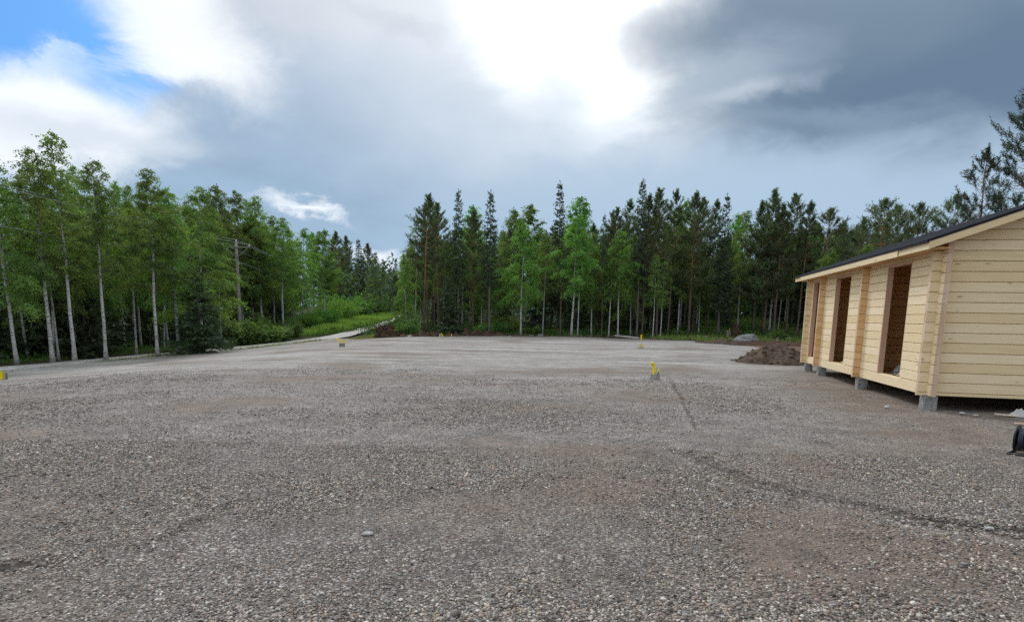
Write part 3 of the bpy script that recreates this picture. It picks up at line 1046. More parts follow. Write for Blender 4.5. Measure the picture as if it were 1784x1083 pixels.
# soil heap beside the far end of the cabin
c = ground_at(1362, 634); c = np.array([c[0], c[1] + .3, 0]); c[2] = height(c[0], c[1])
tag(heap("soil_heap", c, 1.45, 1.35, .66, M['soil'], 11, 90, .2, 220, .42, .8), "dark brown heap of loose soil beside the far end of the cabin", "soil heap")
c = ground_at(1375, 604); c[1] += 2.5; c[2] = height(c[0], c[1])
tag(heap("soil_spread", c, 3.2, 3.0, .28, M['redsoil'], 23, 70, .1, 130, .6, .8), "low spread of reddish dug earth between the soil heap and the grass", "soil heap")
c = ground_at(1268, 600); c[1] += 1.0; c[2] = height(c[0], c[1])
tag(heap("soil_ridge", c, 1.7, 1.6, .30, M['soil'], 31, 60, .5, 80, .6, .8), "low dark earth ridge at the edge of the gravel beside the boulder", "soil heap")

# earth bank along the far edge of the yard
pts = resample([ground_at(*q) + np.array([0, .55, 0]) for q in [(690, 588), (745, 586.5), (800, 586), (860, 585.5), (905, 586), (960, 586.5), (1010, 587), (1060, 589), (1110, 590.5), (1160, 592), (1210, 594)]], 260)
k = 9; off = np.linspace(-1, 1, k)
tt = np.linspace(0, 1, 260)
hh = .24 * (1 - .72 * S((tt - .30) / .16)) * (1 + 1.1 * fbm(tt * 40, tt * 0, 1.0, 3, 4))
bp = pts[:, None] + np.stack([np.zeros(k), off * 1.1], -1)[None]
bz = height(bp[..., 0], bp[..., 1]) - .05 + np.clip(hh, .03, 1)[:, None] * np.clip(1 - np.abs(off) ** 1.5, 0, 1)[None] * (1 + 1.6 * fbm(bp[..., 0] * 2, bp[..., 1] * 2, 1.2, 8, 3))
I = np.arange(260 * k).reshape(260, k)
Qd = np.stack([I[:-1, :-1], I[1:, :-1], I[1:, 1:], I[:-1, 1:]], -1).reshape(-1, 4)
acc = Acc(); acc.add(np.dstack([bp, bz]).reshape(-1, 3), Qd)
V0, F0 = ico(2)
for _ in range(520):
    a = rng.integers(0, 259) if rng.random() < .35 else rng.integers(0, 110); b2_ = rng.integers(0, k)
    p = np.append(bp[a, b2_], bz[a, b2_]) + rng.normal(0, .08, 3) * np.array([1, 1, .3])
    acc.add(V0 * (.03 + .11 * rng.random() ** 2) * rng.uniform(.5, 1.4, 3) * (1 + rng.normal(0, .14, (len(V0), 1))) + p, None, F0)
tag(link("earth_bank", acc.mesh("earth_bank", M['redsoil'], True)), kind='structure')


# heap of roots and brushwood
def root_heap():
    c = ground_at(667, 588); c = c + np.array([0, 1.3, 0]); c[2] = height(c[0], c[1])
    rt = empty("root_heap", c, 0, "brown heap of dug-up roots and branches between the lane and the bushes", "root heap")
    o = heap("earth", c, .75, .9, .70, M['redsoil'], 41, 60, 0, 70, .55, .8); o.parent = rt; o.location = (0, 0, 0)
    acc = Acc(); r2 = np.random.default_rng(4)
    for i in range(150):
        a = r2.uniform(0, 6.28); q = r2.uniform(0, .9)
        p = np.array([math.cos(a) * q * .85, math.sin(a) * q * .9, .7 * (1 - q) * r2.uniform(.5, 1.1) + .05])
        d = np.array([r2.normal(), r2.normal() * .7, r2.uniform(-.2, .7)]); d /= np.linalg.norm(d)
        l_ = r2.uniform(.25, .8)
        bend = r2.normal(0, .18, 3)
        acc.tube([p, p + d * l_ * .5 + bend * .5, p + d * l_ + bend], [.035 * r2.uniform(.5, 1.3), .025, .008], 5)
    link("roots", acc.mesh("roots", M['redsoil']), rt)


root_heap()


# ------------------------------------------------------------------ stones, stumps, plank, sticks
c = ground_at(1306, 599); c[1] += .6; c[2] = height(c[0], c[1]) - .03
lump("boulder", c, (.95, .75, .62), M['stone'], 3, .30, 4, 0, 1.3, "large grey boulder at the edge of the gravel near the soil heap", "boulder", None, .2, True)
stones = [
    (758, 584.5, .16, 'palestone', "two-tone pale stone on the far earth bank just left of the yellow hose ends"),
    (712, 586, .20, 'palestone', "whitish stone on the earth bank in front of the root heap"),
    (848, 583, .42, 'palestone', "wide flat whitish stone on the earth bank below the tall grey-trunked spruce"),
    (888, 586.5, .16, 'palestone', "small pale stone at the gravel edge before the white-stemmed birch"),
    (925, 585, .22, 'stone', "grey stone at the gravel edge between two birches"),
    (942, 584.5, .30, 'stone', "wider grey stone at the gravel edge left of the thin pine"),
    (1425, 0, 0, '', ''),
]
for x, y, s_, mt, lb in stones:
    if not mt: continue
    c = ground_at(x, y + 2); c[1] += .3; c[2] = height(c[0], c[1]) + .06
    lump("stone", c, (s_, s_ * .7, s_ * .5), M[mt], x * .01, .3, 3, 0, 1.4, lb, "stone", "stones along the far edge of the yard", x, True)
for x, y, s_, lb in [(1340, 583, .25, "pale stone in the grass beyond the soil heap, close to the short post"), (1372, 592, .30, "pale stone lying on the reddish earth by the cabin end")]:
    c = ground_at(x, y); c[2] = height(c[0], c[1]) + .05
    lump("stone", c, (s_, s_ * .7, s_ * .5), M['palestone'], x * .013, .3, 3, 0, 1.4, lb, "stone", "stones beyond the soil heap", x, True)
# white pebble standing out in the foreground and pale stones under the cabin
c = ground_at(641, 938); c[2] = field_h(c[0], c[1]) + .012
lump("stone", c, (.034, .028, .015), M['whitestone'], 2.2, .25, 3, 0, 1.3, "flat white stone lying alone on the gravel in the foreground", "stone")
for i, (x, y, s_, lb) in enumerate([(1545, 714, .05, "pale stone on the gravel in front of the front wall between two piers"), (1676, 724, .05, "pale stone in the dirt just right of the corner pier"),
                                    (1722, 937, .03, "flat whitish stone on the gravel below the cable reel"), (1700, 728, .04, "small pale chip in the shade under the gable")]):
    c = ground_at(x, y); c[2] = field_h(c[0], c[1]) + .02
    lump("stone", c, (s_, s_ * .8, s_ * .5), M['whitestone'], 5 + i, .3, 2, 0, 1.4, lb, "stone")


def stump(x, y, r, h, label, torn=False):
    c = ground_at(x, y); c[2] = height(c[0], c[1]) - .05
    rt = empty("tree_stump", c, 0, label, "tree stump")
    r2 = np.random.default_rng(int(x))
    k = 14; th = np.arange(k) * 2 * np.pi / k
    rings = []
    for z, f in ((0, 1.7), (.12, 1.25), (.3, 1.05), (1.0, 1.0)):
        rad = r * f * (1 + (.22 if z < .2 else .08) * np.cos(3 * th + 1) + r2.normal(0, .04, k))
        zz = np.full(k, z * h) + (r2.uniform(-.28, .1, k) * h if (torn and z == 1.0) else 0)
        rings.append(np.stack([rad * np.cos(th), rad * np.sin(th), zz], -1))
    V = np.vstack(rings); I = np.arange(4 * k).reshape(4, k)
    Qd = np.stack([I[:-1], np.roll(I[:-1], -1, 1), np.roll(I[1:], -1, 1), I[1:]], -1).reshape(-1, 4)
    link("bark", np_mesh("bark", V, Qd, M['deadwood'], True), rt)
    top = np.vstack([rings[-1] * np.array([.985, .985, 1]), [[0, 0, h * (.72 if torn else 1.0)]]])
    Tt = np.stack([np.arange(k), (np.arange(k) + 1) % k, np.full(k, k)], -1)
    link("cut_face", np_mesh("cut_face", top, Tt, M['plank'], False), rt)


stump(1268, 589, .17, .75, "short pale splintered tree stump left of the boulder", True)
stump(1354, 597, .10, .42, "thin reddish stub of a post in the grass behind the soil heap")
stump(1231, 592, .22, .35, "low dark stump at the grassy edge left of the boulder")
c = ground_at(1281, 588); c[2] = height(c[0], c[1])
tag(heap("root_plate", c, .55, .35, .95, M['redsoil'], 71, 40, 0, 40, .7, .6), "upturned brown root clump standing right of the splintered stump", "root plate")
# fallen pale pole at the far edge
a, b_ = ground_at(1072, 590), ground_at(1113, 593)
c = (a + b_) / 2; c[2] = 0
acc = Acc(); a2 = a.copy(); b2 = b_.copy()
za, zb = height(a[0], a[1]) + .22, height(b_[0], b_[1]) + .17
acc.tube([[a[0] - c[0], a[1] - c[1], za], [0, 0, (za + zb) / 2 + .01], [b_[0] - c[0], b_[1] - c[1], zb]], [.07, .062, .05], 8)
tag(link("fallen_pole", acc.mesh("fallen_pole", M['palestone']), None, c), "pale barkless pole lying along the far edge of the gravel", "fallen pole")
for i in range(8):
    acc = Acc(); q = ground_at(1015 + i * 8, 588.5); q[2] = height(q[0], q[1]) + .1
    d = np.array([rng.normal(), rng.normal() * .6, .25]) * .5
    acc.tube([q * 0, d * .6, d], [.03, .02, .008], 5)
    tag(link("dead_stick", acc.mesh("dead_stick", M['deadwood']), None, q), "thin dead stick at the far gravel edge left of the pale pole", "stick", "dead sticks left of the pale pole")


# ------------------------------------------------------------------ yellow conduit ends in the yard
def conduit(x, y, label, hoses, collar=.125, colh=.17, extra=None, cmat='concrete'):
    """hoses: list of (points, radius, material)"""
    c = ground_at(x, y); c[2] = field_h(c[0], c[1]) - .03
    rt = empty("conduit_end", c, 0, label, "conduit end", "yellow conduit ends sticking up from the yard")
    if collar:
        k = 28; th = np.arange(k) * 2 * np.pi / k; cs = np.stack([np.cos(th), np.sin(th)], -1)
        prof = [(collar * 1.04, -.05), (collar * 1.04, .01), (collar, .03), (collar, colh - .008), (collar - .01, colh), (collar * .78, colh), (collar * .74, colh - .012), (collar * .72, .05), (0.001, .05)]
        V = np.vstack([np.column_stack([cs * r, np.full(k, z)]) for r, z in prof])
        I = np.arange(len(prof) * k).reshape(-1, k)
        Qd = np.stack([I[:-1], np.roll(I[:-1], -1, 1), np.roll(I[1:], -1, 1), I[1:]], -1).reshape(-1, 4)
        link("collar", np_mesh("collar", V, Qd, M[cmat], False), rt)
    for pts, r, mt, nm in hoses:
        pts = np.array(pts, float)
        u = np.linspace(0, 1, len(pts)); uu = np.linspace(0, 1, 36)
        P = np.stack([np.interp(uu, u, pts[:, i]) for i in range(3)], -1)
        for _ in range(10): P[1:-1] = (P[:-2] + 2 * P[1:-1] + P[2:]) / 4
        acc = Acc(); rad = r * (1 + (.06 * (np.arange(36) % 2) if r > .02 else 0))      # corrugated
        acc.tube(P, rad, 12)
        link(nm, acc.mesh(nm, M[mt], True), rt)
    if extra: extra(rt)
    return rt


conduit(1140, 663, "grey concrete ring with a tall bent yellow hose and a short lime stub",
        [([(-.02, .0, .03), (-.02, 0, .25), (-.035, 0, .36), (-.075, -.02, .43), (-.10, -.03, .41)], .036, 'yellow', 'yellow_hose'),
         ([(.085, 0, .05), (.085, 0, .15), (.087, 0, .225)], .014, 'darkgreen', 'cable_stub'),
         ([(.086, 0, .215), (.09, 0, .26), (.092, 0, .30)], .026, 'lime', 'end_cap')])
conduit(596, 605, "low dark ring with two yellow hoses splayed into a V, by the grassy patch",
        [([(0, 0, .05), (-.06, 0, .22), (-.18, 0, .36), (-.27, .0, .40)], .032, 'yellow', 'yellow_hose'),
         ([(.04, 0, .05), (.07, 0, .25), (.10, 0, .40)], .032, 'yellow', 'yellow_hose'),
         ([(.05, 0, .05), (.12, 0, .22), (.24, .02, .26)], .026, 'yellow', 'yellow_hose'),
         ([(-.27, 0, .398), (-.30, 0, .408), (-.33, 0, .415)], .036, 'palecap', 'end_cap')], .13, .20, None, 'stone')
conduit(1116, 607.5, "stubby pale yellow conduit standing alone in the middle distance of the gravel",
        [([(0, 0, 0), (0, 0, .12), (0.0, 0, .22)], .075, 'yellow', 'yellow_hose'), ([(0, 0, .21), (0, 0, .24), (0, 0, .28)], .05, 'palecap', 'end_cap')], .15, .10)
conduit(1117, 592.5, "small yellow conduit tip at the far gravel edge beside the pale fallen pole",
        [([(0, 0, 0), (0, 0, .2), (.01, 0, .42)], .06, 'yellow', 'yellow_hose')], .1, .06)
conduit(771, 589, "bent yellow hose end in front of the earth bank below the group of pines",
        [([(0, 0, 0), (-.0, 0, .14), (-.09, 0, .32)], .035, 'yellow', 'yellow_hose'), ([(-.16, 0, 0), (-.17, 0, .14), (-.18, 0, .27)], .03, 'palecap', 'cable_stub')], .1, .05)
conduit(786, 588.5, "tiny yellow hose tip right of the bent one on the earth bank",
        [([(0, 0, 0), (0, 0, .12), (.05, 0, .27)], .028, 'yellow', 'yellow_hose')], .09, .05)
conduit(4, 663, "upright yellow conduit with a pale cap beside a thin grey capped stub",
        [([(0, 0, 0), (0, 0, .15), (.0, 0, .30)], .062, 'yellow', 'yellow_hose'), ([(0, 0, .295), (0, 0, .31), (0, 0, .335)], .07, 'palecap', 'end_cap'),
         ([(.12, .02, 0), (.12, .02, .15), (.12, .02, .25)], .03, 'stone', 'grey_stub'), ([(.12, .02, .245), (.12, .02, .255), (.12, .02, .27)], .042, 'palecap', 'end_cap')], .12, .04)


# ------------------------------------------------------------------ cable reel at the right edge
def reel():
    c = ground_at(1794, 797); c[2] = field_h(c[0], c[1])
    ang = math.radians(-50)
    rt = empty("cable_reel", c, ang, "black reel wound with blue-black hose standing on the gravel by the gable", "reel")
    k = 40; th = np.arange(k) * 2 * np.pi / k
    R, w2, zc = .155, .14, .175
    def disc(x0, x1, r):
        V = np.vstack([[(x, r * math.cos(t), zc + r * math.sin(t)) for t in th] for x in (x0, x1)] + [[(x0, 0, zc), (x1, 0, zc)]])
        j = np.arange(k); jn = (j + 1) % k
        return V, np.stack([j, jn, k + jn, k + j], -1), np.vstack([np.stack([np.full(k, 2 * k), jn, j], -1), np.stack([np.full(k, 2 * k + 1), k + j, k + jn], -1)])
    for s_ in (-1, 1):
        acc = Acc()
        acc.add(*disc(s_ * w2 - .006, s_ * w2 + .006, R - .006))
        ringp = np.array([(s_ * w2, (R - .004) * math.cos(t), zc + (R - .004) * math.sin(t)) for t in np.linspace(0, 2 * np.pi, 49)])
        acc.tube(ringp, .011, 8, False)
        link("flange", acc.mesh("flange", M['black'], False), rt)
    acc = Acc(); acc.add(*disc(-w2, w2, .07)); link("drum", acc.mesh("drum", M['black'], True), rt)
    acc = Acc(); n = 1400
    for lyr, (rr, ph) in enumerate(((.088, 0), (.104, .3), (.118, .1))):
        turns = 12; u = np.linspace(0, 1, 600); a = u * turns * 2 * np.pi + ph
        x = (u - .5) * 2 * (w2 - .022) + .006 * np.sin(a * .37)
        r_ = rr + .006 * np.sin(a * .21 + lyr)
        acc.tube(np.stack([x, r_ * np.cos(a), zc + r_ * np.sin(a)], -1), .0105, 7)
    link("hose", acc.mesh("hose", M['hose'], True), rt)
    acc = Acc()
    for s_ in (-1, 1):
        x = s_ * (w2 + .03)
        acc.tube([(x, -.20, .015), (x, .20, .015)], .013, 8)
    for y in (-.20, .20): acc.tube([(-w2 - .03, y, .015), (w2 + .03, y, .015)], .013, 8)
    acc.tube([(w2 + .03, 0, .015), (w2 + .03, 0, zc), (-w2 - .02, 0, zc)], .014, 8)
    link("stand", acc.mesh("stand", M['black'], True), rt)


reel()
# loose things around the cabin
def crumple(name, loc, sx, sy, sz, mt, seed, label, cat, rz=0.0, n=46):
    g_ = np.linspace(-1, 1, n); X, Y = np.meshgrid(g_, g_)
    wob = 1 + .3 * fbm(np.cos(np.arctan2(Y, X)) * 2 + 9, np.sin(np.arctan2(Y, X)) * 2 + 9, 1.0, seed)
    rr = np.hypot(X, Y) / wob
    fold = np.abs(fbm(X + .3 * Y, Y, 2.4, seed, 4)) * 1.5 + np.abs(fbm(X, Y, 6, seed + 5, 2)) * .4
    Zz = sz * (S((1 - rr) * 1.7) * (.45 + fold))
    top = np.stack([X * sx, Y * sy, Zz + .012], -1).reshape(-1, 3)
    I = np.arange(n * n).reshape(n, n)
    Qd = np.stack([I[:-1, :-1], I[:-1, 1:], I[1:, 1:], I[1:, :-1]], -1).reshape(-1, 4)
    kf = (rr.ravel()[Qd] < 1).all(1); Qt = Qd[kf]
    V = np.vstack([top, top * np.array([1, 1, 0]) + np.array([0, 0, .0])])
    o = link(name, np_mesh(name, V, np.vstack([Qt, Qt[:, ::-1] + n * n]), mt, True), None, loc); o.rotation_euler = (0, 0, rz)
    return tag(o, label, cat)


crumple("plastic_bundle", Hw(.42, 1.75, .474), .30, .42, .22, M['tarp'], 3, "crumpled pale plastic bundle on the floor inside the nearest doorway", "bundle", -HA)
crumple("dark_cloth", Hw(.28, 2.0, .474), .16, .36, .14, M['darksheet'], 9, "dark crumpled cloth at the sill of the nearest doorway", "cloth", -HA)
crumple("plastic_bundle", Hw(.38, 5.35, .474), .26, .55, .24, M['tarp'], 5, "folded pale sack lying inside the middle doorway", "sack", -HA)
o = lump("plastic_bundle", Hw(.75, 5.7, .474), (.22, .28, .36), M['tarp'], 6, .18, 3, 0, 1.5, "upright whitish sack standing behind the folded one in the middle doorway", "sack", None, 0)
# electric flex from the doorway
acc = Acc(); u = np.linspace(0, 1, 90)
acc.tube(np.stack([.16 + .10 * np.sin(u * 19), 1.5 + .75 * u, .49 + .10 * np.abs(np.sin(u * 9)) * (1 - u)], -1), .007, 6)
fl = tag(link("cord", acc.mesh("cord", M['black'], True), None, HO), "thin dark cord tangled on the sill of the nearest doorway", "cord"); fl.rotation_euler = (0, 0, -HA)
c = ground_at(1785, 731); c[2] = field_h(c[0], c[1])
crumple("plastic_sheet", c + np.array([.12, .1, 0]), .30, .16, .09, M['tarp'], 15, "torn pale plastic sheet lying in the shade under the gable wall", "sheet", -.2)
c = ground_at(1750, 729); c[2] = field_h(c[0], c[1]) + .02
bm = bmesh.new(); box(bm, -.14, .14, -.035, .035, 0, .022, .003)
o = tag(link("board_offcut", bm_mesh("board_offcut", bm, M['plank']), None, c), "short pale board offcut on the ground left of the torn sheet", "offcut"); o.rotation_euler = (0, .05, -.25)
c = ground_at(1783, 745); c[2] = field_h(c[0], c[1]) + .02
bm = bmesh.new(); box(bm, -.12, .25, -.03, .03, 0, .02, .003)
o = tag(link("board_offcut", bm_mesh("board_offcut", bm, M['wood_z']), None, c), "reddish board offcut behind the cable reel", "offcut"); o.rotation_euler = (0, .03, -.15)


# ------------------------------------------------------------------ power line
def pole(x, Y, ytop, label, s=1.0):
    X = 0
    for _ in range(20):
        z = height((x - CX) / FPX * Y, Y)
        lo, hi = -200., 200.
        for _ in range(50):
            md = (lo + hi) / 2
            if proj((md, Y, z))[0] < x: lo = md
            else: hi = md
        X = lo; z = height(X, Y)
    lo, hi = 0., 40.
    for _ in range(50):
        md = (lo + hi) / 2
        if proj((X, Y, z + md))[1] > ytop: lo = md
        else: hi = md
    H = lo
    rt = empty("utility_pole", (X, Y, z - .1), .25, label, "utility pole", "wooden power poles along the lane")
    acc = Acc(); u = np.linspace(0, 1, 8)
    acc.tube(np.stack([0 * u, 0 * u, u * (H + .1)], -1), .15 - .06 * u, 12)
    link("mast", acc.mesh("mast", M['polegrey']), rt)
    bm = bmesh.new(); box(bm, -.95, .95, -.13, -.07, H - .29, H - .22, .008)
    link("crossarm", bm_mesh("crossarm", bm, M['polegrey']), rt)
    for sx in (-1, 1):
        acc = Acc(); acc.tube([(sx * .75, -.10, H - .29), (0.0 + sx * .06, -.11, H - .95)], .025, 6)
        link("brace", acc.mesh("brace", M['polegrey']), rt)
    tops = []
    for xx, zz in ((-.85, H - .22), (0.0, H + .08), (.85, H - .22)):
        acc = Acc()
        acc.tube([(xx, -.105 if xx else 0, zz), (xx, -.105 if xx else 0, zz + .05), (xx, -.105 if xx else 0, zz + .051), (xx, -.105 if xx else 0, zz + .11), (xx, -.105 if xx else 0, zz + .112), (xx, -.105 if xx else 0, zz + .17)], [.02, .02, .06, .055, .04, .045], 10)
        link("insulator", acc.mesh("insulator", M['insulator']), rt)
        c_, s_ = math.cos(.25), math.sin(.25); yy = -.105 if xx else 0
        tops.append(np.array([X + c_ * xx - s_ * yy, Y + s_ * xx + c_ * yy, z - .1 + zz + .15]))
    low = np.array([X - .14, Y - .1, z + H - .95 - .25])
    acc = Acc(); acc.tube([(-.1, 0, H - 1.15), (-.2, -.02, H - 1.15)], [.03, .05], 8)
    link("lower_insulator", acc.mesh("lower_insulator", M['insulator']), rt)
    low = np.array([X - .19, Y - .06, z - .1 + H - 1.12])
    return tops + [low]


pA = pole(419.5, 45.0, 421, "tall grey wooden power pole with a crossarm standing before the birches on the left")
pB = pole(622.5, 142.0, 479, "distant grey power pole up the lane among the bright bushes")
names = ["left conductor", "middle conductor", "right conductor", "lower wire"]


def wire(P, Q, sag, r, label):
    u = np.linspace(0, 1, 60)
    W_ = P + (Q - P) * u[:, None]; W_[:, 2] -= 4 * sag * u * (1 - u)
    acc = Acc(); acc.tube(W_ - P, r, 5)
    tag(link("power_line", acc.mesh("power_line", M['wire']), None, P), label, "power line", "wires of the power line")


for i in range(4):
    wire(pA[i], pB[i], 1.6, .016, f"{names[i]} of the power line running from the near pole up the lane")
for i in range(4):
    Q = pA[i] + np.array([.3 if i < 3 else .25, -52, .9 if i < 3 else .6])
    wire(pA[i], Q, .75 if i < 3 else .8, .010, f"{names[i]} of the power line crossing in front of the tall birches at the left")


# ------------------------------------------------------------------ trees
def unit(v): return v / (np.linalg.norm(v, axis=-1, keepdims=True) + 1e-9)


def blades(Cn, A, l, w, r, flat=None):
    """diamond leaves: base Cn, direction A, length l, width w"""
    n = len(Cn); A = unit(A)
    Rn = r.normal(size=(n, 3)) if flat is None else flat
    B = unit(np.cross(A, Rn)); Nn = np.cross(A, B)
    l = np.broadcast_to(l, (n,))[:, None]; w = np.broadcast_to(w, (n,))[:, None]
    V = np.stack([Cn, Cn + A * l * .5 + B * w * .5 + Nn * w * .12, Cn + A * l, Cn + A * l * .5 - B * w * .5 + Nn * w * .12], 1).reshape(-1, 3)
    F = np.arange(4 * n).reshape(n, 4)
    return V, F


def leaf_mesh(name, parts, matl, r):
    V = np.vstack([p[0] for p in parts]); F = []; o = 0
    for p in parts: F.append(p[1] + o); o += len(p[0])
    F = np.vstack(F)
    tone = np.concatenate([p[2] if len(p) > 2 else r.random(len(p[1])) for p in parts])
    v = np.repeat(np.clip(tone, 0, 1), 4)
    return np_mesh(name, V, F, matl, False, {"v": v})


def trunk_line(H, r, bend=.02):
    u = np.linspace(0, 1, 14)
    x = np.cumsum(r.normal(0, bend, 14)) * H * .22; y = np.cumsum(r.normal(0, bend, 14)) * H * .22
    x -= x[0]; y -= y[0]
    return np.column_stack([x * u, y * u, u * H])


def trunk_rad(H, r0):
    u = np.linspace(0, 1, 14); r0 = r0 * .77
    return r0 * ((1 - u) ** .85 * .92 + .04) * (1 + .5 * np.exp(-u * H / .25))


def birch_proto(seed, H, r0, cb, Rc, leaf, dens=1.0, weep=.7, bright=False, lean=None, shape=.45, up=.9):
    r = np.random.default_rng(seed)
    tl = trunk_line(H, r)
    acc = Acc(); thin = []
    acc.tube(tl, trunk_rad(H, r0), 9); thin.append(np.zeros(acc.n))
    def tp(z): return np.array([np.interp(z, tl[:, 2], tl[:, i]) for i in range(3)])
    parts = []
    nb = int((H - cb) / .15)
    clumpphase = r.uniform(0, 6.28)
    for i in range(nb):
        t = (i + r.random()) / nb
        z = cb + (H - cb) * t * .985
        prof = ((t + .10) ** shape * (1 - t) ** 1.05) / .60
        Lb = Rc * prof * r.uniform(.55, 1.25) + .12 + .12 * (1 - t)
        a = i * 2.4 + r.normal(0, .5)
        eh = np.array([math.cos(a), math.sin(a), 0])
        rise = r.uniform(.55, 1.1) * up * (.75 + .75 * t)
        s = np.linspace(0, 1, 7)
        P = tp(z) + eh * (Lb * s)[:, None] + np.array([0, 0, 1]) * (Lb * (rise * s - weep * .75 * s ** 2.2))[:, None] + np.cumsum(r.normal(0, .03 * Lb, (7, 3)), 0)
        n0 = acc.n
        acc.tube(P, np.linspace(max(.008, r0 * .22 * (1 - t) + .006), .004, 7), 4, False); thin.append(np.full(acc.n - n0, 1.0))
        # drooping twigs
        ntw = max(5, int(Lb * 12 * dens) + 3)
        sv = r.uniform(.18, 1.0, ntw) ** .8
        base = np.stack([np.interp(sv, s, P[:, k]) for k in range(3)], -1)
        td = unit(r.normal(size=(ntw, 3)) * np.array([1, 1, .5]) + eh * .6 + np.array([0, 0, -.35 * weep + .15]))
        tlen = r.uniform(.3, .85, ntw) * (.6 + .5 * prof)
        ntone = np.clip(.45 + .25 * r.normal() + .15 * r.normal(size=ntw), 0, 1)
        m_ = 22
        uu = r.uniform(.05, 1, (ntw, m_))
        drop = np.array([0, 0, -1.0]) * weep
        pts = base[:, None] + td[:, None] * (tlen[:, None] * uu)[..., None] + drop * (tlen[:, None] * uu ** 2 * .7)[..., None] + r.normal(0, .05, (ntw, m_, 3))
        pts = pts.reshape(-1, 3)
        ld = r.normal(size=pts.shape) + np.array([0, 0, -.7]) * (weep + .3)
        sz = leaf * .86 * r.uniform(.65, 1.3, len(pts))
        tone = np.clip(np.repeat(ntone, m_) + r.normal(0, .16, len(pts)), 0, 1)
        parts.append((*blades(pts, ld, sz, sz * .75, r), tone))
    tm = acc.mesh("birch_trunk", M['birch_bark'], True, {"thin": np.concatenate(thin)})
    cm = leaf_mesh("birch_crown", parts, M['aspen_leaf'] if bright else M['birch_leaf'], r)
    return tm, cm, H


def spruce_proto(seed, H, r0, cb, Rc, dens=1.0, power=.85, dead=0.0):
    r = np.random.default_rng(seed)
    tl = trunk_line(H, r, .008)
    acc = Acc(); acc.tube(tl, trunk_rad(H, r0), 8)
    def tp(z): return np.array([np.interp(z, tl[:, 2], tl[:, i]) for i in range(3)])
    parts = []
    z = cb; wi = 0
    while z < H - .15:
        t = (z - cb) / (H - cb)
        Rr = Rc * (1 - t) ** power * (.55 + .45 * min(1, t * 5 + .3))
        nb = max(4, int(round((7 if t < .7 else 5) * dens)))
        off = r.uniform(0, 6.28)
        for k in range(nb):
            a = off + k * 2 * np.pi / nb + r.normal(0, .2)
            Lb = (Rr * r.uniform(.6, 1.2) + .10)
            if r.random() < .08: continue
            eh = np.array([math.cos(a), math.sin(a), 0]); side = np.array([-eh[1], eh[0], 0])
            s = np.linspace(0, 1, 6)
            dr = .15 + .55 * (1 - t) ; upn = .38 + .5 * t
            zz = Lb * (-dr * s + (dr * .55 + upn * .35) * s ** 2.4 + .55 * max(0, t - .6) * s)
            zb = z + r.normal(0, .06)
            P = tp(zb) + eh * (Lb * s)[:, None] + np.array([0, 0, 1]) * zz[:, None]
            acc.tube(P, np.linspace(.016 * (1 - t) + .006, .003, 6), 4, False)
            n = max(6, int(Lb * 17 * dens))
            sv = r.uniform(.12, 1, n)
            base = np.stack([np.interp(sv, s, P[:, q]) for q in range(3)], -1)
            sd = np.where(r.random(n) < .5, -1, 1)[:, None]
            d = side * sd * r.uniform(.4, 1.1, (n, 1)) + eh * r.uniform(.4, 1.0, (n, 1)) + np.array([0, 0, 1]) * r.uniform(-.85, .12, (n, 1))
            ln = (.16 + .30 * (1 - sv)) * np.clip(Lb, .4, 1.3) * r.uniform(.7, 1.3, n) + .05
            tone = np.clip(.18 + .5 * sv * r.random(n) + .12 * r.normal(size=n), 0, 1)
            parts.append((*blades(base, d, ln, .075 + .05 * r.random(n), r), tone))
            # shoots on top of and hanging under the limb
            n2 = max(3, n // 2); sv = r.uniform(.1, 1, n2)
            base = np.stack([np.interp(sv, s, P[:, q]) for q in range(3)], -1)
            d = eh * .5 + r.normal(0, .5, (n2, 3)) + np.array([0, 0, -.8])
            parts.append((*blades(base, d, r.uniform(.12, .32, n2), .06, r), np.clip(.2 + .2 * r.random(n2), 0, 1)))
        z += (.30 + .10 * r.random()) * (1 - .45 * t) / max(.7, dens)
        wi += 1
    # leader
    n = 40; zt = r.uniform(H - .7, H, n)
    base = np.stack([np.interp(zt, tl[:, 2], tl[:, q]) for q in range(3)], -1)
    d = r.normal(0, .6, (n, 3)) + np.array([0, 0, .9])
    parts.append((*blades(base, d, .10 + .14 * r.random(n), .035, r), .3 + .3 * r.random(n)))
    # dead twigs below the crown
    for i in range(int(dead)):
        zb = r.uniform(cb * .25, cb); a = r.uniform(0, 6.28)
        eh = np.array([math.cos(a), math.sin(a), -.35]); Lb = r.uniform(.3, .9)
        p0 = tp(zb); acc.tube([p0, p0 + eh * Lb * .5, p0 + eh * Lb + np.array([0, 0, -.05])], [.010, .007, .003], 4, False)
    return acc.mesh("spruce_trunk", M['spruce_bark']), leaf_mesh("spruce_crown", parts, M['spruce_leaf'], r), H


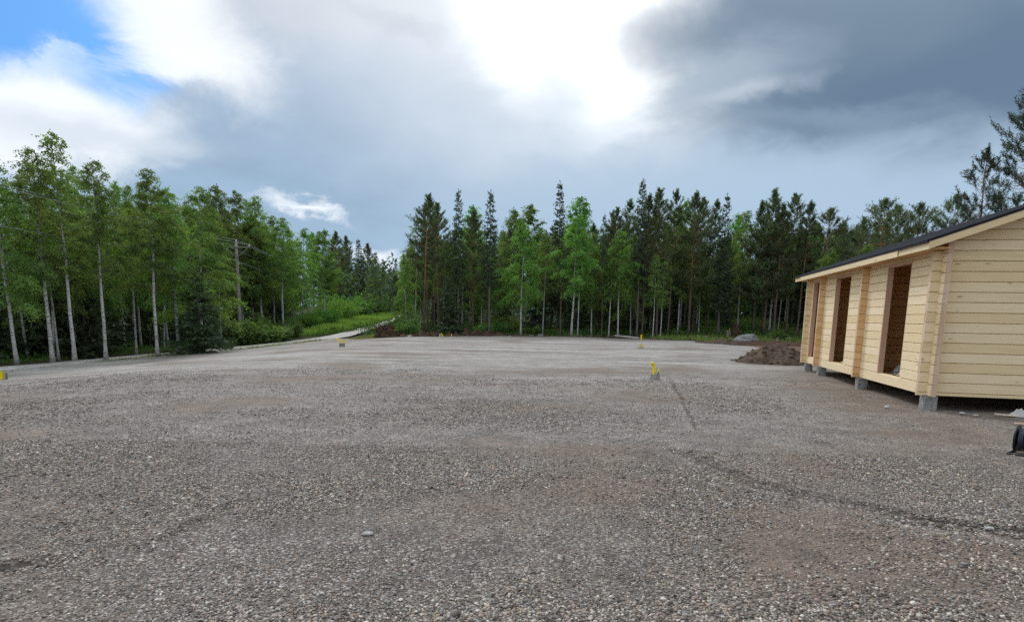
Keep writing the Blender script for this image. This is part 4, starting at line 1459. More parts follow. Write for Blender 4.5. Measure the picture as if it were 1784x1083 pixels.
def pine_proto(seed, H, r0, cb, Rc, dens=1.0, top=.55, tuft=.165, dead=8, step=1.0, lm='pine_leaf'):
    r = np.random.default_rng(seed)
    tl = trunk_line(H, r, .012)
    acc = Acc(); acc.tube(tl, trunk_rad(H, r0), 9)
    def tp(z): return np.array([np.interp(z, tl[:, 2], tl[:, i]) for i in range(3)])
    parts = []
    z = cb
    while z < H - .1:
        t = (z - cb) / (H - cb)
        Rr = Rc * ((t + .18) ** .45 * max(0, 1 - 1.06 * t) ** top) / .74
        nb = r.integers(4, 7)
        off = r.uniform(0, 6.28)
        tone0 = r.uniform(.1, .6)
        for k in range(nb):
            if r.random() < .24: continue
            a = off + k * 2 * np.pi / nb + r.normal(0, .3)
            Lb = Rr * r.uniform(.4, 1.35) + .10
            eh = np.array([math.cos(a), math.sin(a), 0]); side = np.array([-eh[1], eh[0], 0])
            s = np.linspace(0, 1, 7)
            rise = -.08 + .85 * t + r.normal(0, .12)
            P = tp(z + r.normal(0, .08)) + eh * (Lb * s)[:, None] + np.array([0, 0, 1]) * (Lb * (rise * s + .30 * s ** 2))[:, None] + np.cumsum(r.normal(0, .025 * Lb, (7, 3)), 0)
            acc.tube(P, np.linspace(.022 * (1 - t) + .008, .005, 7), 4, False)
            nt_ = max(5, int(Lb * 11 * dens) + 2)
            sv = np.clip(r.uniform(.36, 1.05, nt_) ** .7, 0, 1)
            base = np.stack([np.interp(sv, s, P[:, q]) for q in range(3)], -1)
            od = side * r.normal(0, .55, (nt_, 1)) + eh * r.uniform(.1, .6, (nt_, 1)) + np.array([0, 0, 1]) * r.uniform(-.05, .75, (nt_, 1))
            tips = base + od * (r.uniform(.15, .55, (nt_, 1)) * min(1.2, Lb))
            for b_, tp_ in zip(base[::2], tips[::2]): acc.tube([b_, tp_], [.006, .003], 3, False)
            m_ = 18
            ax = unit(od + np.array([0, 0, .35]))
            tt_ = r.uniform(-1.5, .35, (nt_, m_, 1))
            cc = tips[:, None] + ax[:, None] * tt_ * tuft * 1.6
            dd_ = ax[:, None] * r.uniform(.4, 1.2, (nt_, m_, 1)) + r.normal(0, .5, (nt_, m_, 3))
            cc = cc.reshape(-1, 3); dd_ = dd_.reshape(-1, 3)
            tone = np.clip(tone0 + r.normal(0, .2, len(cc)), 0, 1)
            parts.append((*blades(cc, dd_, tuft * r.uniform(.6, 1.1, len(cc)), .036, r), tone))
        z += (.36 + .10 * r.random()) * (1 - .45 * t) * step
    n = 70; zt = H - 1.1 * r.random(n)
    base = np.stack([np.interp(zt, tl[:, 2], tl[:, q]) for q in range(3)], -1)
    parts.append((*blades(base, r.normal(0, .42, (n, 3)) + np.array([0, 0, 1.0]), tuft * 1.15, .036, r), .3 + .3 * r.random(n)))
    for i in range(int(dead)):
        zb = r.uniform(cb * .35, cb); a = r.uniform(0, 6.28)
        eh = np.array([math.cos(a), math.sin(a), -.15]); Lb = r.uniform(.3, 1.0)
        p0 = tp(zb); acc.tube([p0, p0 + eh * Lb * .5, p0 + eh * Lb + np.array([0, 0, -.08])], [.014, .009, .004], 4, False)
    return acc.mesh("pine_trunk", M['pine_bark']), leaf_mesh("pine_crown", parts, M[lm], r), H


def bush_proto(seed, H, Rb, leaf, matl, n=2600, stems=9):
    r = np.random.default_rng(seed)
    acc = Acc(); parts = []
    for i in range(stems):
        a = r.uniform(0, 6.28); q = r.uniform(.1, 1) ** .6 * Rb
        hh = H * r.uniform(.55, 1.05) * (1 - .35 * q / Rb)
        s = np.linspace(0, 1, 6)
        e = np.array([math.cos(a), math.sin(a), 0])
        P = e * (q * s ** .8)[:, None] + np.array([0, 0, 1]) * (hh * s)[:, None] + np.cumsum(r.normal(0, .03, (6, 3)), 0)
        P[0] = [e[0] * .05, e[1] * .05, -.05]
        acc.tube(P, np.linspace(.02, .004, 6), 4, False)
        m_ = n // stems
        sv = r.uniform(.15, 1, m_)
        base = np.stack([np.interp(sv, s, P[:, k]) for k in range(3)], -1)
        offs = r.normal(0, 1, (m_, 3)) * np.array([.20, .20, .14]) * Rb * (.5 + .6 * (1 - sv))[:, None]
        pts = base + offs; pts[:, 2] = np.abs(pts[:, 2]) + .03
        d = unit(offs) + r.normal(0, .7, (m_, 3)) + np.array([0, 0, .15])
        sz = leaf * r.uniform(.7, 1.35, m_)
        tone = np.clip(.3 + .15 * r.normal() + .4 * sv * r.random(m_), 0, 1)
        parts.append((*blades(pts, d, sz, sz * .6, r), tone))
    return acc.mesh("bush_stems", M['deadwood']), leaf_mesh("bush_foliage", parts, matl, r), H


PR = {}
PR['birch'] = [birch_proto(100 + i, 11.5, .13, cb, Rc, .105, dn, wp, False, None, sh) for i, (cb, Rc, dn, wp, sh) in enumerate(
    [(4.2, 2.0, 1.0, .75, .40), (3.2, 2.2, 1.0, .9, .35), (4.6, 1.75, .9, .6, .45), (3.6, 1.95, 1.1, 1.0, .32), (2.2, 2.3, 1.0, .85, .38)])]
PR['airy'] = [birch_proto(120 + i, 12.0, .13, cb, Rc, .10, dn, .5, False, None, .55) for i, (cb, Rc, dn) in enumerate([(4.6, 1.75, .6), (4.8, 1.7, .6)])]
PR['lush'] = [birch_proto(130 + i, 8.0, .09, cb, Rc, .11, 1.15, .8, False, None, .35) for i, (cb, Rc) in enumerate([(.6, 1.7), (1.0, 1.5)])]
PR['yellow'] = [birch_proto(140 + i, 9.5, .11, cb, Rc, .11, 1.25, .85, True, None, .35, .8) for i, (cb, Rc) in enumerate([(2.8, 2.0), (3.6, 1.9)])]
PR['aspen'] = [birch_proto(150 + i, 10.0, .12, cb, Rc, .115, 1.2, .25, True, None, .35, 1.3) for i, (cb, Rc) in enumerate([(3.0, 1.7), (3.5, 1.3)])]
PR['spruce'] = [spruce_proto(200 + i, 12.0, .14, cb, Rc, dn, pw, dd_) for i, (cb, Rc, dn, pw, dd_) in enumerate(
    [(2.5, 1.35, 1.0, .8, 20), (4.5, 1.1, 1.0, .7, 30), (3.5, 1.2, .9, .75, 25), (1.2, 1.7, 1.0, .85, 6)])]
PR['young'] = [spruce_proto(220 + i, 5.0, .07, .15, Rc, 1.1, .8, 0) for i, Rc in enumerate([1.35, 1.55, 1.15])]
PR['pine'] = [pine_proto(300 + i, 12.0, .13, cb, Rc, dn, tp_) for i, (cb, Rc, dn, tp_) in enumerate(
    [(5.2, 1.65, 1.05, .85), (6.0, 1.5, .95, .8), (4.2, 1.75, 1.05, .9), (5.2, 1.3, 1.0, .9), (3.2, 2.1, 1.05, .95)])]
PR['bigpine'] = [pine_proto(320, 13.0, .16, 5.0, 2.3, .75, .85, .20, 14, 1.75, 'backlit_pine_leaf'), pine_proto(321, 15.0, .19, 5.5, 2.6, .95, .7, .20, 10, 1.55, 'backlit_pine_leaf')]
PR['openpine'] = [pine_proto(330 + i, 12.0, .14, 4.5, Rc, .85, .65, .18, 8, 1.3) for i, Rc in enumerate([1.9, 2.1])]
PR['bush'] = [bush_proto(400 + i, 1.6, 1.0, .15, M['bush_leaf'], 2200) for i in range(3)]
PR['brush'] = [bush_proto(410 + i, 1.8, 1.6, .16, M['aspen_leaf'], 2800, 14) for i in range(3)]

NAMES = dict(birch=("birch_tree", "birch"), airy=("birch_tree", "birch"), lush=("birch_tree", "birch"), yellow=("birch_tree", "birch"), aspen=("aspen_tree", "aspen"),
             spruce=("spruce_tree", "spruce"), young=("spruce_tree", "spruce"), pine=("pine_tree", "pine"), bigpine=("pine_tree", "pine"), openpine=("pine_tree", "pine"), bush=("bush", "bush"), brush=("bush", "bush"))


def solve_x(px, Y):
    X = (px - CX) / FPX * Y
    for _ in range(12):
        x, _y = proj((X, Y, height(X, Y))); X -= (x - px) / FPX * Y
    return X


def plant(kind, var, X, Y, H, label, group=None, wide=1.0, rz=None, tilt=(0, 0), parts=True):
    tm, cm, H0 = PR[kind][var % len(PR[kind])]
    nm, cat = NAMES[kind]
    o = empty(nm, (X, Y, height(X, Y) - .06), rng.uniform(0, 6.28) if rz is None else rz, label, cat, group)
    s_ = H / H0
    o.scale = (s_ * wide, s_ * wide, s_)
    o.rotation_euler = (tilt[0], tilt[1], o.rotation_euler[2])
    if kind in ('bush', 'brush'):
        link("stems", tm, o); link("foliage", cm, o)
    else:
        link("trunk", tm, o); link("crown", cm, o)
    return o


def plant_px(kind, var, px, Y, ytop, label, group=None, wide=1.0, tilt=(0, 0)):
    X = solve_x(px, Y); z = height(X, Y)
    lo, hi = 0., 60.
    for _ in range(50):
        md = (lo + hi) / 2
        if proj((X, Y, z + md))[1] > ytop: lo = md
        else: hi = md
    return plant(kind, var, X, Y, lo, label, group, wide * rng.uniform(.92, 1.1), None, tilt)


GL = "birches along the lane on the left"
GC = "trees along the far edge of the yard"
GR = "pines behind the cabin"
TREES = [
    # left row along the lane
    ('birch', 1, 30, 26, 262, "thick white-stemmed birch nearest the left edge with a low green crown", GL, 1.15),
    ('airy', 0, 92, 27.2, 256, "thin-crowned grey-stemmed birch, second from the left edge", GL, 1.2),
    ('airy', 1, 131, 27.6, 230, "tallest birch on the left with an open wispy top and a long white stem", GL, 1.0),
    ('birch', 2, 185, 29, 275, "white-stemmed birch just right of the tallest one, yellowish foliage low on the stem", GL, 1.1),
    ('birch', 2, 238, 33, 318, "slender grey birch leaning back in the gap between two white stems", GL, .8),
    ('birch', 0, 275, 31, 288, "straight white-stemmed birch with a dense dark green pointed crown", GL, 1.15),
    ('birch', 3, 312, 33, 325, "short white stem under leafy branches left of the dark broad spruce", GL, 1.1),
    ('birch', 4, 352, 37, 318, "full bright green birch rising behind the dark broad spruce", GL, 1.2),
    ('lush', 0, 383, 48.5, 400, "low leafy birch whose foliage hangs beside the near power pole", GL, 1.1),
    ('birch', 3, 392, 50, 322, "tall birch with windswept top directly behind the near power pole", GL, 1.2),
    ('birch', 4, 424, 53, 328, "dense birch standing just right of the near power pole", GL, 1.15),
    ('birch', 1, 457, 54, 338, "birch with twin feathery tips halfway between power pole and white stem", GL, 1.15),
    ('birch', 0, 494, 54, 376, "birch with a clean bright white stem standing alone by the leafy bushes", GL, 1.25),
    ('birch', 4, 528, 62, 395, "rounded dark green birch between the white stem and the bright aspen", GL, 1.2),
    ('aspen', 0, 566, 68, 400, "rounded brilliant green aspen at the bend of the lane", None, 1.25),
    ('aspen', 1, 548, 72, 405, "slim bright aspen just left of the brilliant rounded one", None, 1.0),
    ('spruce', 3, 395, 60, 322, "dark pointed spruce tip rising among the birch tops by the near power pole", None, .9),
    ('young', 1, 350, 32.5, 462, "broad dark young spruce standing in front of the birches by the power pole", None, 1.25),
    ('young', 0, 152, 31.5, 420, "dark spruce filling the gap behind the tallest white birch stem", None, 1.0),
    ('spruce', 3, 205, 35, 430, "dark bushy spruce in the shade left of the straight white birch", None, 1.0),
    ('young', 2, 60, 31, 470, "dark low spruce in the shade between the two leftmost birch stems", None, 1.2),
    # conifers up the lane
    ('pine', 4, 588, 92, 403, "dark conifer directly right of the brilliant aspen", "dark conifers up the lane", 1.3),
    ('pine', 2, 607, 100, 410, "second dark conifer up the lane, rounded top", "dark conifers up the lane", 1.3),
    ('spruce', 3, 626, 110, 415, "dark spruce above the distant power pole", "dark conifers up the lane", 1.3),
    ('pine', 4, 642, 120, 424, "brownish conifer right of the distant power pole", "dark conifers up the lane", 1.4),
    ('spruce', 3, 655, 132, 438, "smaller dark spruce in the falling line of conifers up the lane", "dark conifers up the lane", 1.4),
    ('spruce', 0, 668, 145, 450, "lowest dark spruce where the lane disappears", "dark conifers up the lane", 1.5),
    # far edge of the yard, left to right
    ('lush', 0, 709, 49, 440, "bushy low birch beside the root heap at the lane corner", GC, .72),
    ('airy', 0, 722, 50, 376, "grey-stemmed birch with thin foliage left of the pine group", GC, 1.0),
    ('pine', 1, 738, 49.5, 337, "tallest pine of the tight group right of the root heap, reddish stem", GC, 1.1),
    ('pine', 3, 745, 50.5, 352, "dark-stemmed pine pressed against the tallest of the tight group", GC, .9),
    ('pine', 0, 764, 52, 353, "pine with a rounded top at the right of the tight group", GC, 1.15),
    ('pine', 3, 757, 55, 372, "thin pine half hidden behind the tight group", GC, .9),
    ('spruce', 1, 798, 51, 329, "narrow spruce with a long bare pale stem and spire top", GC, .85),
    ('young', 0, 783, 48.6, 478, "fresh green young spruce reaching the ground at the gravel edge", GC, 1.15),
    ('pine', 2, 824, 52, 363, "pine with a straight reddish stem between two spire-topped spruces", GC, 1.05),
    ('spruce', 1, 852, 50, 331, "grey-stemmed spire spruce with ragged drooping branches, second spire from the left", GC, .95),
    ('yellow', 0, 907, 50, 383, "yellow-green weeping birch with a white stem standing free at the gravel edge", GC, 1.1),
    ('aspen', 1, 915, 60, 357, "bright aspen tops rising behind the yellow-green weeping birch", GC, 1.1),
    ('aspen', 0, 893, 62, 364, "bright aspen behind and left of the yellow-green weeping birch", GC, .8),
    ('spruce', 0, 971, 58, 316, "tall dark spruce rising between two yellow-green birches", GC, .95),
    ('pine', 1, 976, 50, 420, "thin brown-stemmed pine in front of the tall dark spruce", GC, .8),
    ('yellow', 1, 995, 50, 372, "yellow-green birch with a pair of white stems, left stem", GC, 1.05),
    ('birch', 2, 1006, 50.5, 395, "right-hand white stem of the pair under a yellow-green crown", GC, .85),
    ('aspen', 1, 1003, 61, 343, "pale green aspen top behind the twin white stems", GC, 1.15),
    ('spruce', 2, 1043, 60, 372, "small dark spire in the dip of the skyline", GC, .9),
    ('pine', 3, 1055, 58, 365, "thin dark pine right of the dip in the skyline", GC, .9),
    ('pine', 0, 1066, 57, 362, "slim pine with sparse needles left of the highest spire", GC, .9),
    ('birch', 2, 1060, 50.5, 410, "slim birch with a thin grey stem at the dark gap in the edge", GC, .9),
    ('yellow', 1, 1076, 50.5, 398, "light green birch with two thin pale stems left of the highest spire", GC, 1.0),
    ('pine', 3, 1086, 59, 345, "pointed pine just left of the highest spire", GC, 1.0),
    ('spruce', 1, 1109, 51, 312, "highest spire spruce near the middle with a long pale stem", GC, .85),
    ('pine', 2, 1118, 52, 337, "pine with a stout reddish-grey stem right of the highest spire", GC, 1.0),
    ('pine', 1, 1143, 52, 327, "tall pine with a sparse top, left of the close twin", GC, 1.0),
    ('pine', 3, 1163, 53.5, 329, "right twin of two tall sparse-topped pines", GC, .95),
    ('birch', 2, 1137, 49.5, 440, "small crooked birch with leaning pale stems at the gravel edge", GC, .75),
    ('airy', 1, 1150, 49.8, 452, "thin pale birch stem slanting away from the crooked one", GC, .8),
    ('pine', 2, 1199, 53, 332, "pine with a full green top and a bare gap showing sky beside its stem", GC, 1.15),
    ('pine', 0, 1206, 56, 345, "darker pine behind the full green-topped one", GC, 1.0),
    ('pine', 3, 1231, 56, 347, "narrow pine left of the ragged dark spruce", GC, .9),
    ('spruce', 0, 1250, 53, 335, "ragged dark spruce with hanging branches above the bright grass", GC, 1.0),
    ('airy', 1, 1284, 57, 366, "airy birch with sky showing through its crown", GC, 1.15),
    ('pine', 4, 1312, 55, 350, "pine with red-brown stem at the left of the dense clump near the cabin", GC, 1.0),
    ('pine', 4, 1330, 54, 329, "dense brownish pine, tallest of the clump near the cabin", GC, 1.15),
    ('pine', 2, 1347, 53, 352, "reddish-stemmed pine at the right of the dense clump near the cabin", GC, 1.0),
    ('pine', 1, 1369, 54, 337, "slender pine with a pointed top left of the cabin eave", GC, 1.0),
    ('pine', 3, 1388, 53, 348, "slender pine rising just above the end of the cabin eave", GC, 1.05),
    ('pine', 2, 1378, 57, 390, "lower pine between the two slender ones by the cabin eave", GC, 1.1),
    ('birch', 3, 838, 54, 430, "soft green birch filling the gap between the reddish pine and the grey-stemmed spruce", GC, .9),
    ('birch', 0, 945, 52, 398, "soft green birch between the free-standing weeping birch and the tall dark spruce", GC, .9),
    ('lush', 1, 878, 56, 470, "low leafy birch in the opening behind the weeping birch", GC, 1.1),
    ('birch', 1, 1030, 52, 402, "soft green birch in the dip of the skyline", GC, .95),
    ('birch', 4, 1098, 54, 405, "leafy birch hiding the foot of the highest spire", GC, .8),
    ('birch', 0, 1180, 54, 395, "soft green birch between the sparse twin pines and the full green-topped pine", GC, .85),
    ('birch', 3, 1217, 55, 420, "drooping birch below the darker pine", GC, .85),
    ('spruce', 3, 1155, 56, 410, "dark full spruce below the twin sparse-topped pines", GC, .9),
    ('spruce', 3, 1262, 57, 430, "dark spruce in the shade right of the ragged one", GC, .9),
    ('birch', 4, 1268, 60, 400, "green birch left of the airy one", GC, .8),
    ('birch', 2, 1355, 56, 405, "pale birch showing between the pines near the cabin", GC, .8),
    ('pine', 1, 1326, 56, 372, "thin red stem inside the dense clump near the cabin", GC, .8),
    ('pine', 1, 1048, 50.5, 428, "spindly grey-stemmed pine at the dark stretch of the gravel edge", GC, .7),
    ('birch', 2, 775, 54, 420, "pale green birch behind the young spruce at the gravel edge", GC, .9),
    ('aspen', 1, 818, 61, 360, "light green aspen tip showing between the two spire spruces", GC, 1.1),
    ('aspen', 0, 1184, 60, 350, "light green aspen tip beside the full green-topped pine", GC, 1.0),
    ('aspen', 1, 1132, 60, 372, "light green aspen between the highest spire and the sparse twin pines", GC, 1.0),
    ('aspen', 0, 1272, 63, 372, "light green aspen behind the ragged dark spruce", GC, 1.0),
    ('birch', 1, 873, 56, 398, "pale green birch right of the grey-stemmed spire spruce", GC, .9),
    ('birch', 1, 68, 33, 272, "leafy birch filling in behind the two leftmost stems", GL, 1.0),
    ('birch', 4, 112, 36, 290, "green birch crown behind the tallest wispy one", GL, 1.0),
    ('birch', 0, 160, 37, 290, "yellowish birch crown between the tallest birch and the next white stem", GL, 1.0),
    ('birch', 3, 218, 38, 312, "leafy birch crown behind the leaning grey one", GL, 1.0),
    ('birch', 1, 262, 42, 318, "leafy birch crown behind the straight white-stemmed one", GL, 1.0),
    ('birch', 4, 300, 44, 322, "broad green crown left of the dark broad spruce", GL, 1.0),
    ('airy', 0, 370, 50, 335, "wispy birch top just left of the near power pole", GL, 1.0),
    ('birch', 0, 440, 60, 345, "birch top between the near pole and the twin feathery tips", GL, 1.0),
    ('birch', 1, 478, 62, 372, "rounded birch top right of the twin feathery tips", GL, 1.0),
    ('birch', 3, 512, 64, 388, "soft birch crown right of the bright white stem", GL, 1.0),
    # behind the cabin
    ('openpine', 4, 1424, 52, 362, "bushy pine standing above the far end of the cabin roof", GR, 1.1),
    ('pine', 2, 1450, 58, 385, "dark pine in the dip above the cabin roof", GR, 1.1),
    ('pine', 0, 1484, 54, 378, "pine with a brown stem and broken top over the cabin roof", GR, 1.1),
    ('openpine', 4, 1516, 48, 343, "broad dense pine over the middle of the cabin roof", GR, 1.15),
    ('openpine', 4, 1552, 50, 356, "pine with a forked-looking round top right of the broad dense pine", GR, 1.0),
    ('openpine', 2, 1580, 46, 352, "bushy pine over the roof with branches reaching right", GR, 1.1),
    ('openpine', 4, 1628, 42, 337, "pointed pine over the roof, left of the sparse pine", GR, .9),
    ('bigpine', 0, 1678, 38, 250, "sparse open pine with a red stem standing against the sky behind the roof", GR, 1.0),
    ('bigpine', 1, 1752, 36, 152, "tall dark pine with a red stem at the right edge behind the roof", GR, 1.0),
    ('aspen', 0, 1425, 47, 436, "bright green young aspen just above the far end of the cabin roof", GR, 1.1),
    ('lush', 1, 1495, 46, 425, "olive green birch low over the cabin roof", GR, 1.2),
]
for k_, v_, px, Y, yt, lb, gp, wd in TREES:
    tl_ = .012 if k_ in ('spruce', 'young', 'pine', 'openpine', 'bigpine') else .015
    plant_px(k_, v_, px, Y, yt, lb, gp, wd, (rng.normal(0, tl_), rng.normal(0, tl_)))

# the wood behind the front rows
r3 = np.random.default_rng(77)
BACK = {'spruce': "dark slender spruce in the shade of the wood behind the front trees", 'pine': "bare-stemmed pine deep in the wood behind the front trees",
        'young': "dark young spruce under the trees of the wood", 'birch': "half-hidden birch deep in the wood behind the front trees", 'lush': "low leafy birch growing under the taller trees"}
GB = {'spruce': "spruces deep in the wood", 'pine': "pines deep in the wood", 'young': "young spruces under the trees", 'birch': "birches deep in the wood", 'lush': "low birches under the trees"}


def back(kind, X, Y, H, wide):
    plant(kind, int(r3.integers(0, 9)), X, Y, H, BACK[kind], GB[kind], wide)


def sky_limit(px):
    """photo y below which the back rows must stay"""
    xs_ = [680, 720, 780, 880, 960, 1030, 1060, 1130, 1270, 1300, 1400, 1470, 1600, 1660]
    ys_ = [470, 420, 405, 395, 400, 395, 385, 385, 405, 400, 390, 395, 400, 420]
    return np.interp(px, xs_, ys_)


n = 0
while n < 150:                       # beyond the yard
    px = r3.uniform(690, 1640); Y = r3.uniform(55, 88)
    X = solve_x(px, Y)
    kind = r3.choice(['spruce', 'pine', 'birch', 'spruce'])
    yt = sky_limit(px) - 8 + abs(r3.normal(0, 20))
    if 1275 < px < 1305 and r3.random() < .7: continue
    z = height(X, Y); lo, hi = 0., 40.
    for _ in range(40):
        md = (lo + hi) / 2
        if proj((X, Y, z + md))[1] > yt: lo = md
        else: hi = md
    if lo < 4: continue
    back(kind, X, Y, lo, r3.uniform(1.0, 1.4)); n += 1
n = 0
while n < 34:                       # dark undergrowth of young spruces
    px = r3.uniform(735, 1640); Y = r3.uniform(53, 74)
    if 850 < px < 895 and Y < 66: continue
    if 1180 < px < 1345 and Y < 66: continue
    X = solve_x(px, Y)
    back('young' if r3.random() < .8 else 'lush', X, Y, r3.uniform(2.8, 6.2), r3.uniform(.9, 1.3)); n += 1
n = 0
while n < 62:                       # the wood left of the lane
    Y = r3.uniform(14, 95); X = -23.5 - abs(r3.normal(0, 8)) - max(0, Y - 58) * .22
    if X < -55: continue
    px, _y = proj((X, Y, height(X, Y)))
    if px < -260 or px > 600: continue
    kind = r3.choice(['birch', 'birch', 'spruce', 'spruce', 'lush'])
    lim = np.interp(px, [-300, 0, 90, 150, 230, 300, 400, 500, 560, 620], [285, 285, 300, 300, 325, 340, 345, 390, 415, 435]) + abs(r3.normal(0, 20)) + 6
    z = height(X, Y); lo, hi = 0., 40.
    for _ in range(40):
        md = (lo + hi) / 2
        if proj((X, Y, z + md))[1] > lim: lo = md
        else: hi = md
    if kind == 'lush': lo = min(lo, r3.uniform(4, 7))
    if lo < 4: continue
    back(kind, X, Y, min(lo, 17), r3.uniform(1.0, 1.3)); n += 1
n = 0
while n < 40:
    Y = r3.uniform(16, 78); X = -22.2 - abs(r3.normal(0, 5.5)) - max(0, Y - 58) * .25
    px, _y = proj((X, Y, height(X, Y)))
    if px < -200 or px > 590: continue
    back('young', X, Y, r3.uniform(3.0, 6.5), r3.uniform(1.0, 1.35)); n += 1
n = 0
while n < 26:                       # the ridge of conifers where the lane vanishes and behind
    px = r3.uniform(565, 760); Y = r3.uniform(95, 170)
    X = solve_x(px, Y); yt = np.interp(px, [565, 600, 670, 690, 760], [425, 425, 462, 470, 430]) + abs(r3.normal(0, 10))
    if 655 < px < 700 and Y < 130: continue
    z = height(X, Y); lo, hi = 0., 40.
    for _ in range(40):
        md = (lo + hi) / 2
        if proj((X, Y, z + md))[1] > yt: lo = md
        else: hi = md
    if lo < 4: continue
    back('spruce', X, Y, lo, r3.uniform(1.2, 1.6)); n += 1

SL = "slender grey birch stem standing among the white-stemmed birches by the lane"
n = 0
while n < 20:
    Y = r3.uniform(27, 56); X = -20.9 - abs(r3.normal(0, 1.5)) - max(0, Y - 50) * .1
    px, _y = proj((X, Y, height(X, Y)))
    if not 20 < px < 540 or abs(px - 419) < 22: continue
    lim = np.interp(px, [0, 90, 150, 230, 300, 400, 500, 560], [300, 310, 310, 335, 345, 350, 395, 420]) + abs(r3.normal(0, 22))
    z = height(X, Y); lo, hi = 0., 40.
    for _ in range(40):
        md = (lo + hi) / 2
        if proj((X, Y, z + md))[1] > lim: lo = md
        else: hi = md
    plant('birch', int(r3.integers(0, 9)), X, Y, lo, SL, "slender birches along the lane", r3.uniform(.7, .95), None, (r3.normal(0, .035), r3.normal(0, .035))); n += 1

# bushes
BU = [
    ('bush', 0, 436, 44, 1.9, "leafy bush at the foot of the near power pole"), ('bush', 1, 462, 45, 2.3, "large pale-leaved bush right of the near power pole"),
    ('bush', 2, 486, 47, 1.7, "rounded bush at the foot of the bright white birch stem"), ('bush', 0, 508, 50, 1.5, "low bush between the white birch stem and the grassy verge"),
    ('bush', 1, 445, 49, 2.6, "taller dim bush behind the leafy ones by the power pole"),
    ('brush', 0, 560, 64, 2.0, "bright green bush under the brilliant aspen"), ('brush', 1, 590, 72, 2.6, "bright bush on the slope left of the distant power pole"),
    ('brush', 2, 612, 84, 3.0, "pale green thicket below the distant power pole"), ('brush', 0, 636, 92, 3.2, "pale green thicket right of the distant power pole"),
    ('brush', 1, 658, 98, 3.4, "pale thicket at the last bend of the lane"), ('brush', 2, 535, 60, 1.6, "small bright bush beside the verge before the dark birch"),
    ('brush', 1, 575, 86, 3.2, "bright thicket on the rise behind the aspen"),
    ('bush', 2, 706, 47, 1.6, "dense green bush behind the root heap"), ('bush', 0, 712, 48.5, 1.7, "shaded bush at the foot of the grey birch by the root heap"),
    ('bush', 1, 838, 50.5, 1.3, "small bush between the reddish pine and the grey-stemmed spruce"), ('bush', 2, 868, 54, 1.6, "sunlit green bush in the opening right of the grey-stemmed spruce"),
    ('brush', 0, 884, 58, 1.8, "brighter bush deeper in the same opening"), ('bush', 1, 930, 52, 1.2, "low shaded bush right of the yellow-green weeping birch"),
    ('bush', 2, 1300, 56, 1.1, "small bush in the bright grass before the airy birch"), ('bush', 0, 1355, 50, 1.1, "small bush at the feet of the reddish pines near the cabin"),
]
for k_, v_, px, Y, hh, lb in BU:
    X = solve_x(px, Y); plant(k_, v_, X, Y, hh, lb, None, 1.05)


# ------------------------------------------------------------------ grass and undergrowth
def on_ground_px(n, polypx):
    """random terrain points whose picture position falls in a quadrilateral given in photo pixels (only used to lay out regions of the terrain)"""
    W_ = np.array([ground_at(*q)[:2] for q in polypx])
    mn, mx = W_.min(0), W_.max(0); res_ = []
    got = 0
    while got < n:
        q = rng.uniform(mn, mx, (4 * n, 2)); q = q[inside(q[:, 0], q[:, 1], W_)]
        res_.append(q); got += len(q)
    return np.vstack(res_)[:n]


def grass(name, P, hmin, hmax, wdt, label, tone=(.2, .9), matl=None):
    n = len(P); z = height(P[:, 0], P[:, 1]) - .03
    r = rng
    d = r.normal(0, .42, (n, 3)); d[:, 2] = 1
    pat = S((fbm(P[:, 0], P[:, 1], .6, 91, 3) + .35) / .7)
    l = r.uniform(hmin, hmax, n) * (.6 + .6 * pat)
    V, F = blades(np.column_stack([P, z]), d, l, wdt * r.uniform(.7, 1.4, n), r)
    t = np.clip(tone[0] + (tone[1] - tone[0]) * (.35 * pat + .65 * r.random(n)), 0, 1)
    me = np_mesh(name, V, F, matl or M['grass'], False, {"v": np.repeat(t, 4)})
    tag(link(name, me), label, "grass", kind='stuff')


ok = lambda q: q[road_dist(q[:, 0], q[:, 1]) > 2.1]
# verge left of the lane, under the birches
Y = rng.uniform(10, 60, 15000); X = -19.8 - np.abs(rng.normal(0, 2.4, 15000))
q = ok(np.column_stack([X, Y])); q = q[q[:, 0] < np.interp(q[:, 1], A[:, 1], A[:, 0]) - .1]
grass("verge_grass", q, .08, .28, .035, "grassy verge along the lane under the birches", (.0, .35))
q = on_ground_px(26000, [(500, 588), (560, 583), (600, 577), (640, 568), (684, 555), (684, 546), (640, 551), (600, 560), (540, 575)])
q = q[q[:, 0] < np.interp(q[:, 1], A[:, 1], A[:, 0]) - .15]
grass("verge_grass", q, .20, .60, .055, "bright tall grass on the rising verge beyond the lane", (.35, 1.0))
q = on_ground_px(15000, [(580, 589), (625, 589.5), (690, 587), (700, 575), (684, 568), (650, 578), (615, 586)])
q = q[(q[:, 0] > np.interp(q[:, 1], B[:, 1], B[:, 0]) + .15)]
q = q[~inside(q[:, 0], q[:, 1], out - np.array([0, .1]))]
q = q[road_dist(q[:, 0], q[:, 1]) > 2.6]
grass("grass_patch", q, .05, .15, .05, "patch of green grass between the lane and the gravel yard", (.3, 1.0))
# thin grassy strip between lane and gravel
u = rng.integers(0, 150, 13000); Bp = B[u] + (B[u] - A[u]) / np.linalg.norm(B[u] - A[u], axis=1)[:, None] * np.abs(rng.normal(.25, .3, (13000, 1))) + rng.normal(0, .25, (13000, 2))
Bp = Bp[(fbm(Bp[:, 0], Bp[:, 1], .25, 95, 3) > -.12) & (Bp[:, 1] > 10) & (Bp[:, 1] < 46)]
grass("grass_strip", Bp, .06, .19, .03, "thin strip of short grass between the lane and the gravel", (.2, .7))
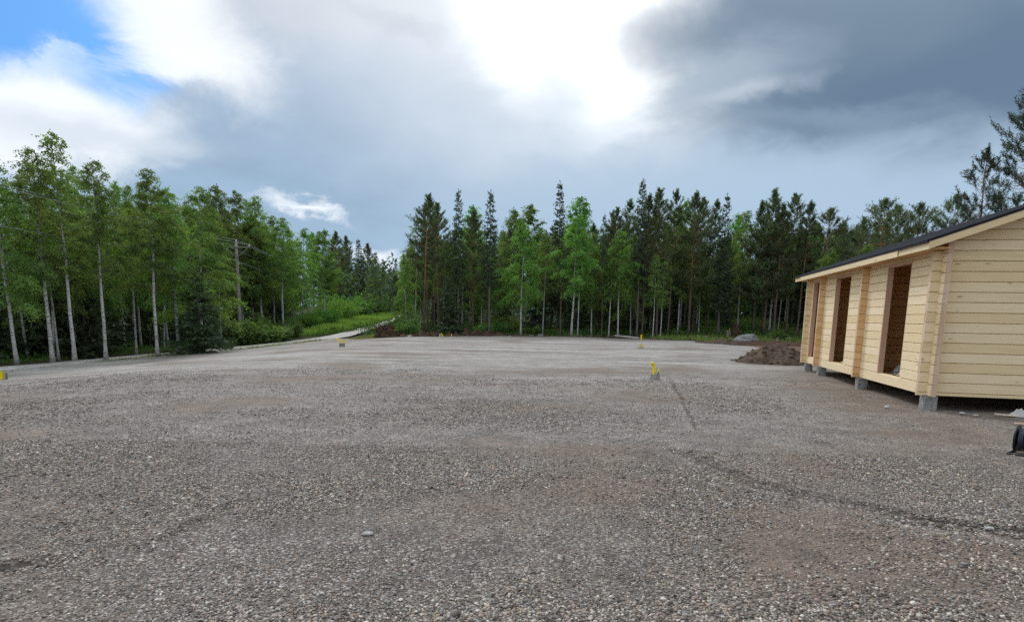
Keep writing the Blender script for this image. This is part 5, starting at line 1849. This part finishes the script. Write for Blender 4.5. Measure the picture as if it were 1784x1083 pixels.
# bright hummock on the right and the far edge
n = 34000; X = rng.uniform(11, 42, n); Y = rng.uniform(43, 66, n); q = np.column_stack([X, Y])
q = q[~inside(q[:, 0], q[:, 1], out)]
keep = rng.random(len(q)) < S((q[:, 1] - 44 - 1.5 * fbm(q[:, 0], q[:, 1], .3, 97)) / 4.5)
grass("hummock_grass", q[keep], .10, .42, .05, "bright green grass and bilberry on the rise right of the wood", (.2, .95))
n = 5200; t = rng.integers(0, 259, n); q = pts[t] + np.stack([rng.normal(0, .3, n), np.abs(rng.normal(.9, 1.0, n))], -1)
q = q[(fbm(q[:, 0], q[:, 1], .5, 99, 3) > 0.0) | (q[:, 0] > 11)]
grass("bank_grass", q, .06, .26, .04, "sparse grass on and behind the earth bank", (.15, .7))
# dim leafy undergrowth in the wood
n = 42000; X = rng.uniform(-16, 36, n); Y = 51.5 + np.abs(rng.normal(0, 9, n)); q = np.column_stack([X, Y])
z = height(q[:, 0], q[:, 1]) + rng.uniform(.02, .55, n) * S((fbm(q[:, 0], q[:, 1], .5, 101, 3) + .35) / .6)
V, F = blades(np.column_stack([q, z]), rng.normal(size=(n, 3)) + np.array([0, 0, .5]), rng.uniform(.10, .22, n), rng.uniform(.06, .13, n), rng)
tag(link("undergrowth", np_mesh("undergrowth", V, F, M['under'], False, {"v": np.repeat(rng.random(n), 4)})), "low leafy undergrowth on the floor of the wood", "undergrowth", kind='stuff')
n = 24000; Y = rng.uniform(12, 75, n); X = -22.0 - np.abs(rng.normal(0, 6, n)); q = np.column_stack([X, Y]); q = ok(q)
z = height(q[:, 0], q[:, 1]) + rng.uniform(.02, .5, len(q)) * S((fbm(q[:, 0], q[:, 1], .5, 103, 3) + .35) / .6)
n = len(q)
V, F = blades(np.column_stack([q, z]), rng.normal(size=(n, 3)) + np.array([0, 0, .5]), rng.uniform(.10, .20, n), rng.uniform(.06, .12, n), rng)
tag(link("undergrowth", np_mesh("undergrowth", V, F, M['under'], False, {"v": np.repeat(rng.random(n), 4)})), "low leafy undergrowth beneath the birches left of the lane", "undergrowth", kind='stuff')

# the far wood closing the view, one mass
P_ = []
for x0, x1, y0, y1, n, top in ((-24, 130, 84, 125, 52000, 8.5), (6, 62, 67, 84, 16000, 6.0), (-75, -46, 25, 150, 15000, 9.5), (60, 140, 20, 90, 8000, 9.0), (-90, 10, 170, 210, 14000, 10.0)):
    X = rng.uniform(x0, x1, n); Y = rng.uniform(y0, y1, n)
    cx_ = np.round(X / 3.1) * 3.1; cy_ = np.round(Y / 3.1) * 3.1           # clumped into crowns
    jx = _tab[(cx_ * 7).astype(int) & 255, (cy_ * 5).astype(int) & 255]; jy = _tab[(cx_ * 3).astype(int) & 255, (cy_ * 11).astype(int) & 255]
    hh = top * (.55 + .45 * jx); u = rng.random(n) ** .9
    rr = 1.7 * (1 - u) ** .8 * np.sqrt(rng.random(n)); a = rng.uniform(0, 6.28, n)
    xx = cx_ + (jx - .5) * 2.4 + rr * np.cos(a); yy = cy_ + (jy - .5) * 2.4 + rr * np.sin(a)
    P_.append(np.column_stack([xx, yy, height(xx, yy) + u * hh]))
q = np.vstack(P_); n = len(q)
V, F = blades(q, rng.normal(size=(n, 3)) + np.array([0, 0, -.5]), rng.uniform(.5, .95, n), rng.uniform(.25, .5, n), rng)
tag(link("far_forest", np_mesh("far_forest", V, F, M['spruce_leaf'], False, {"v": np.repeat(rng.random(n), 4)})), "dark far part of the wood seen between the stems", "forest", kind='stuff')
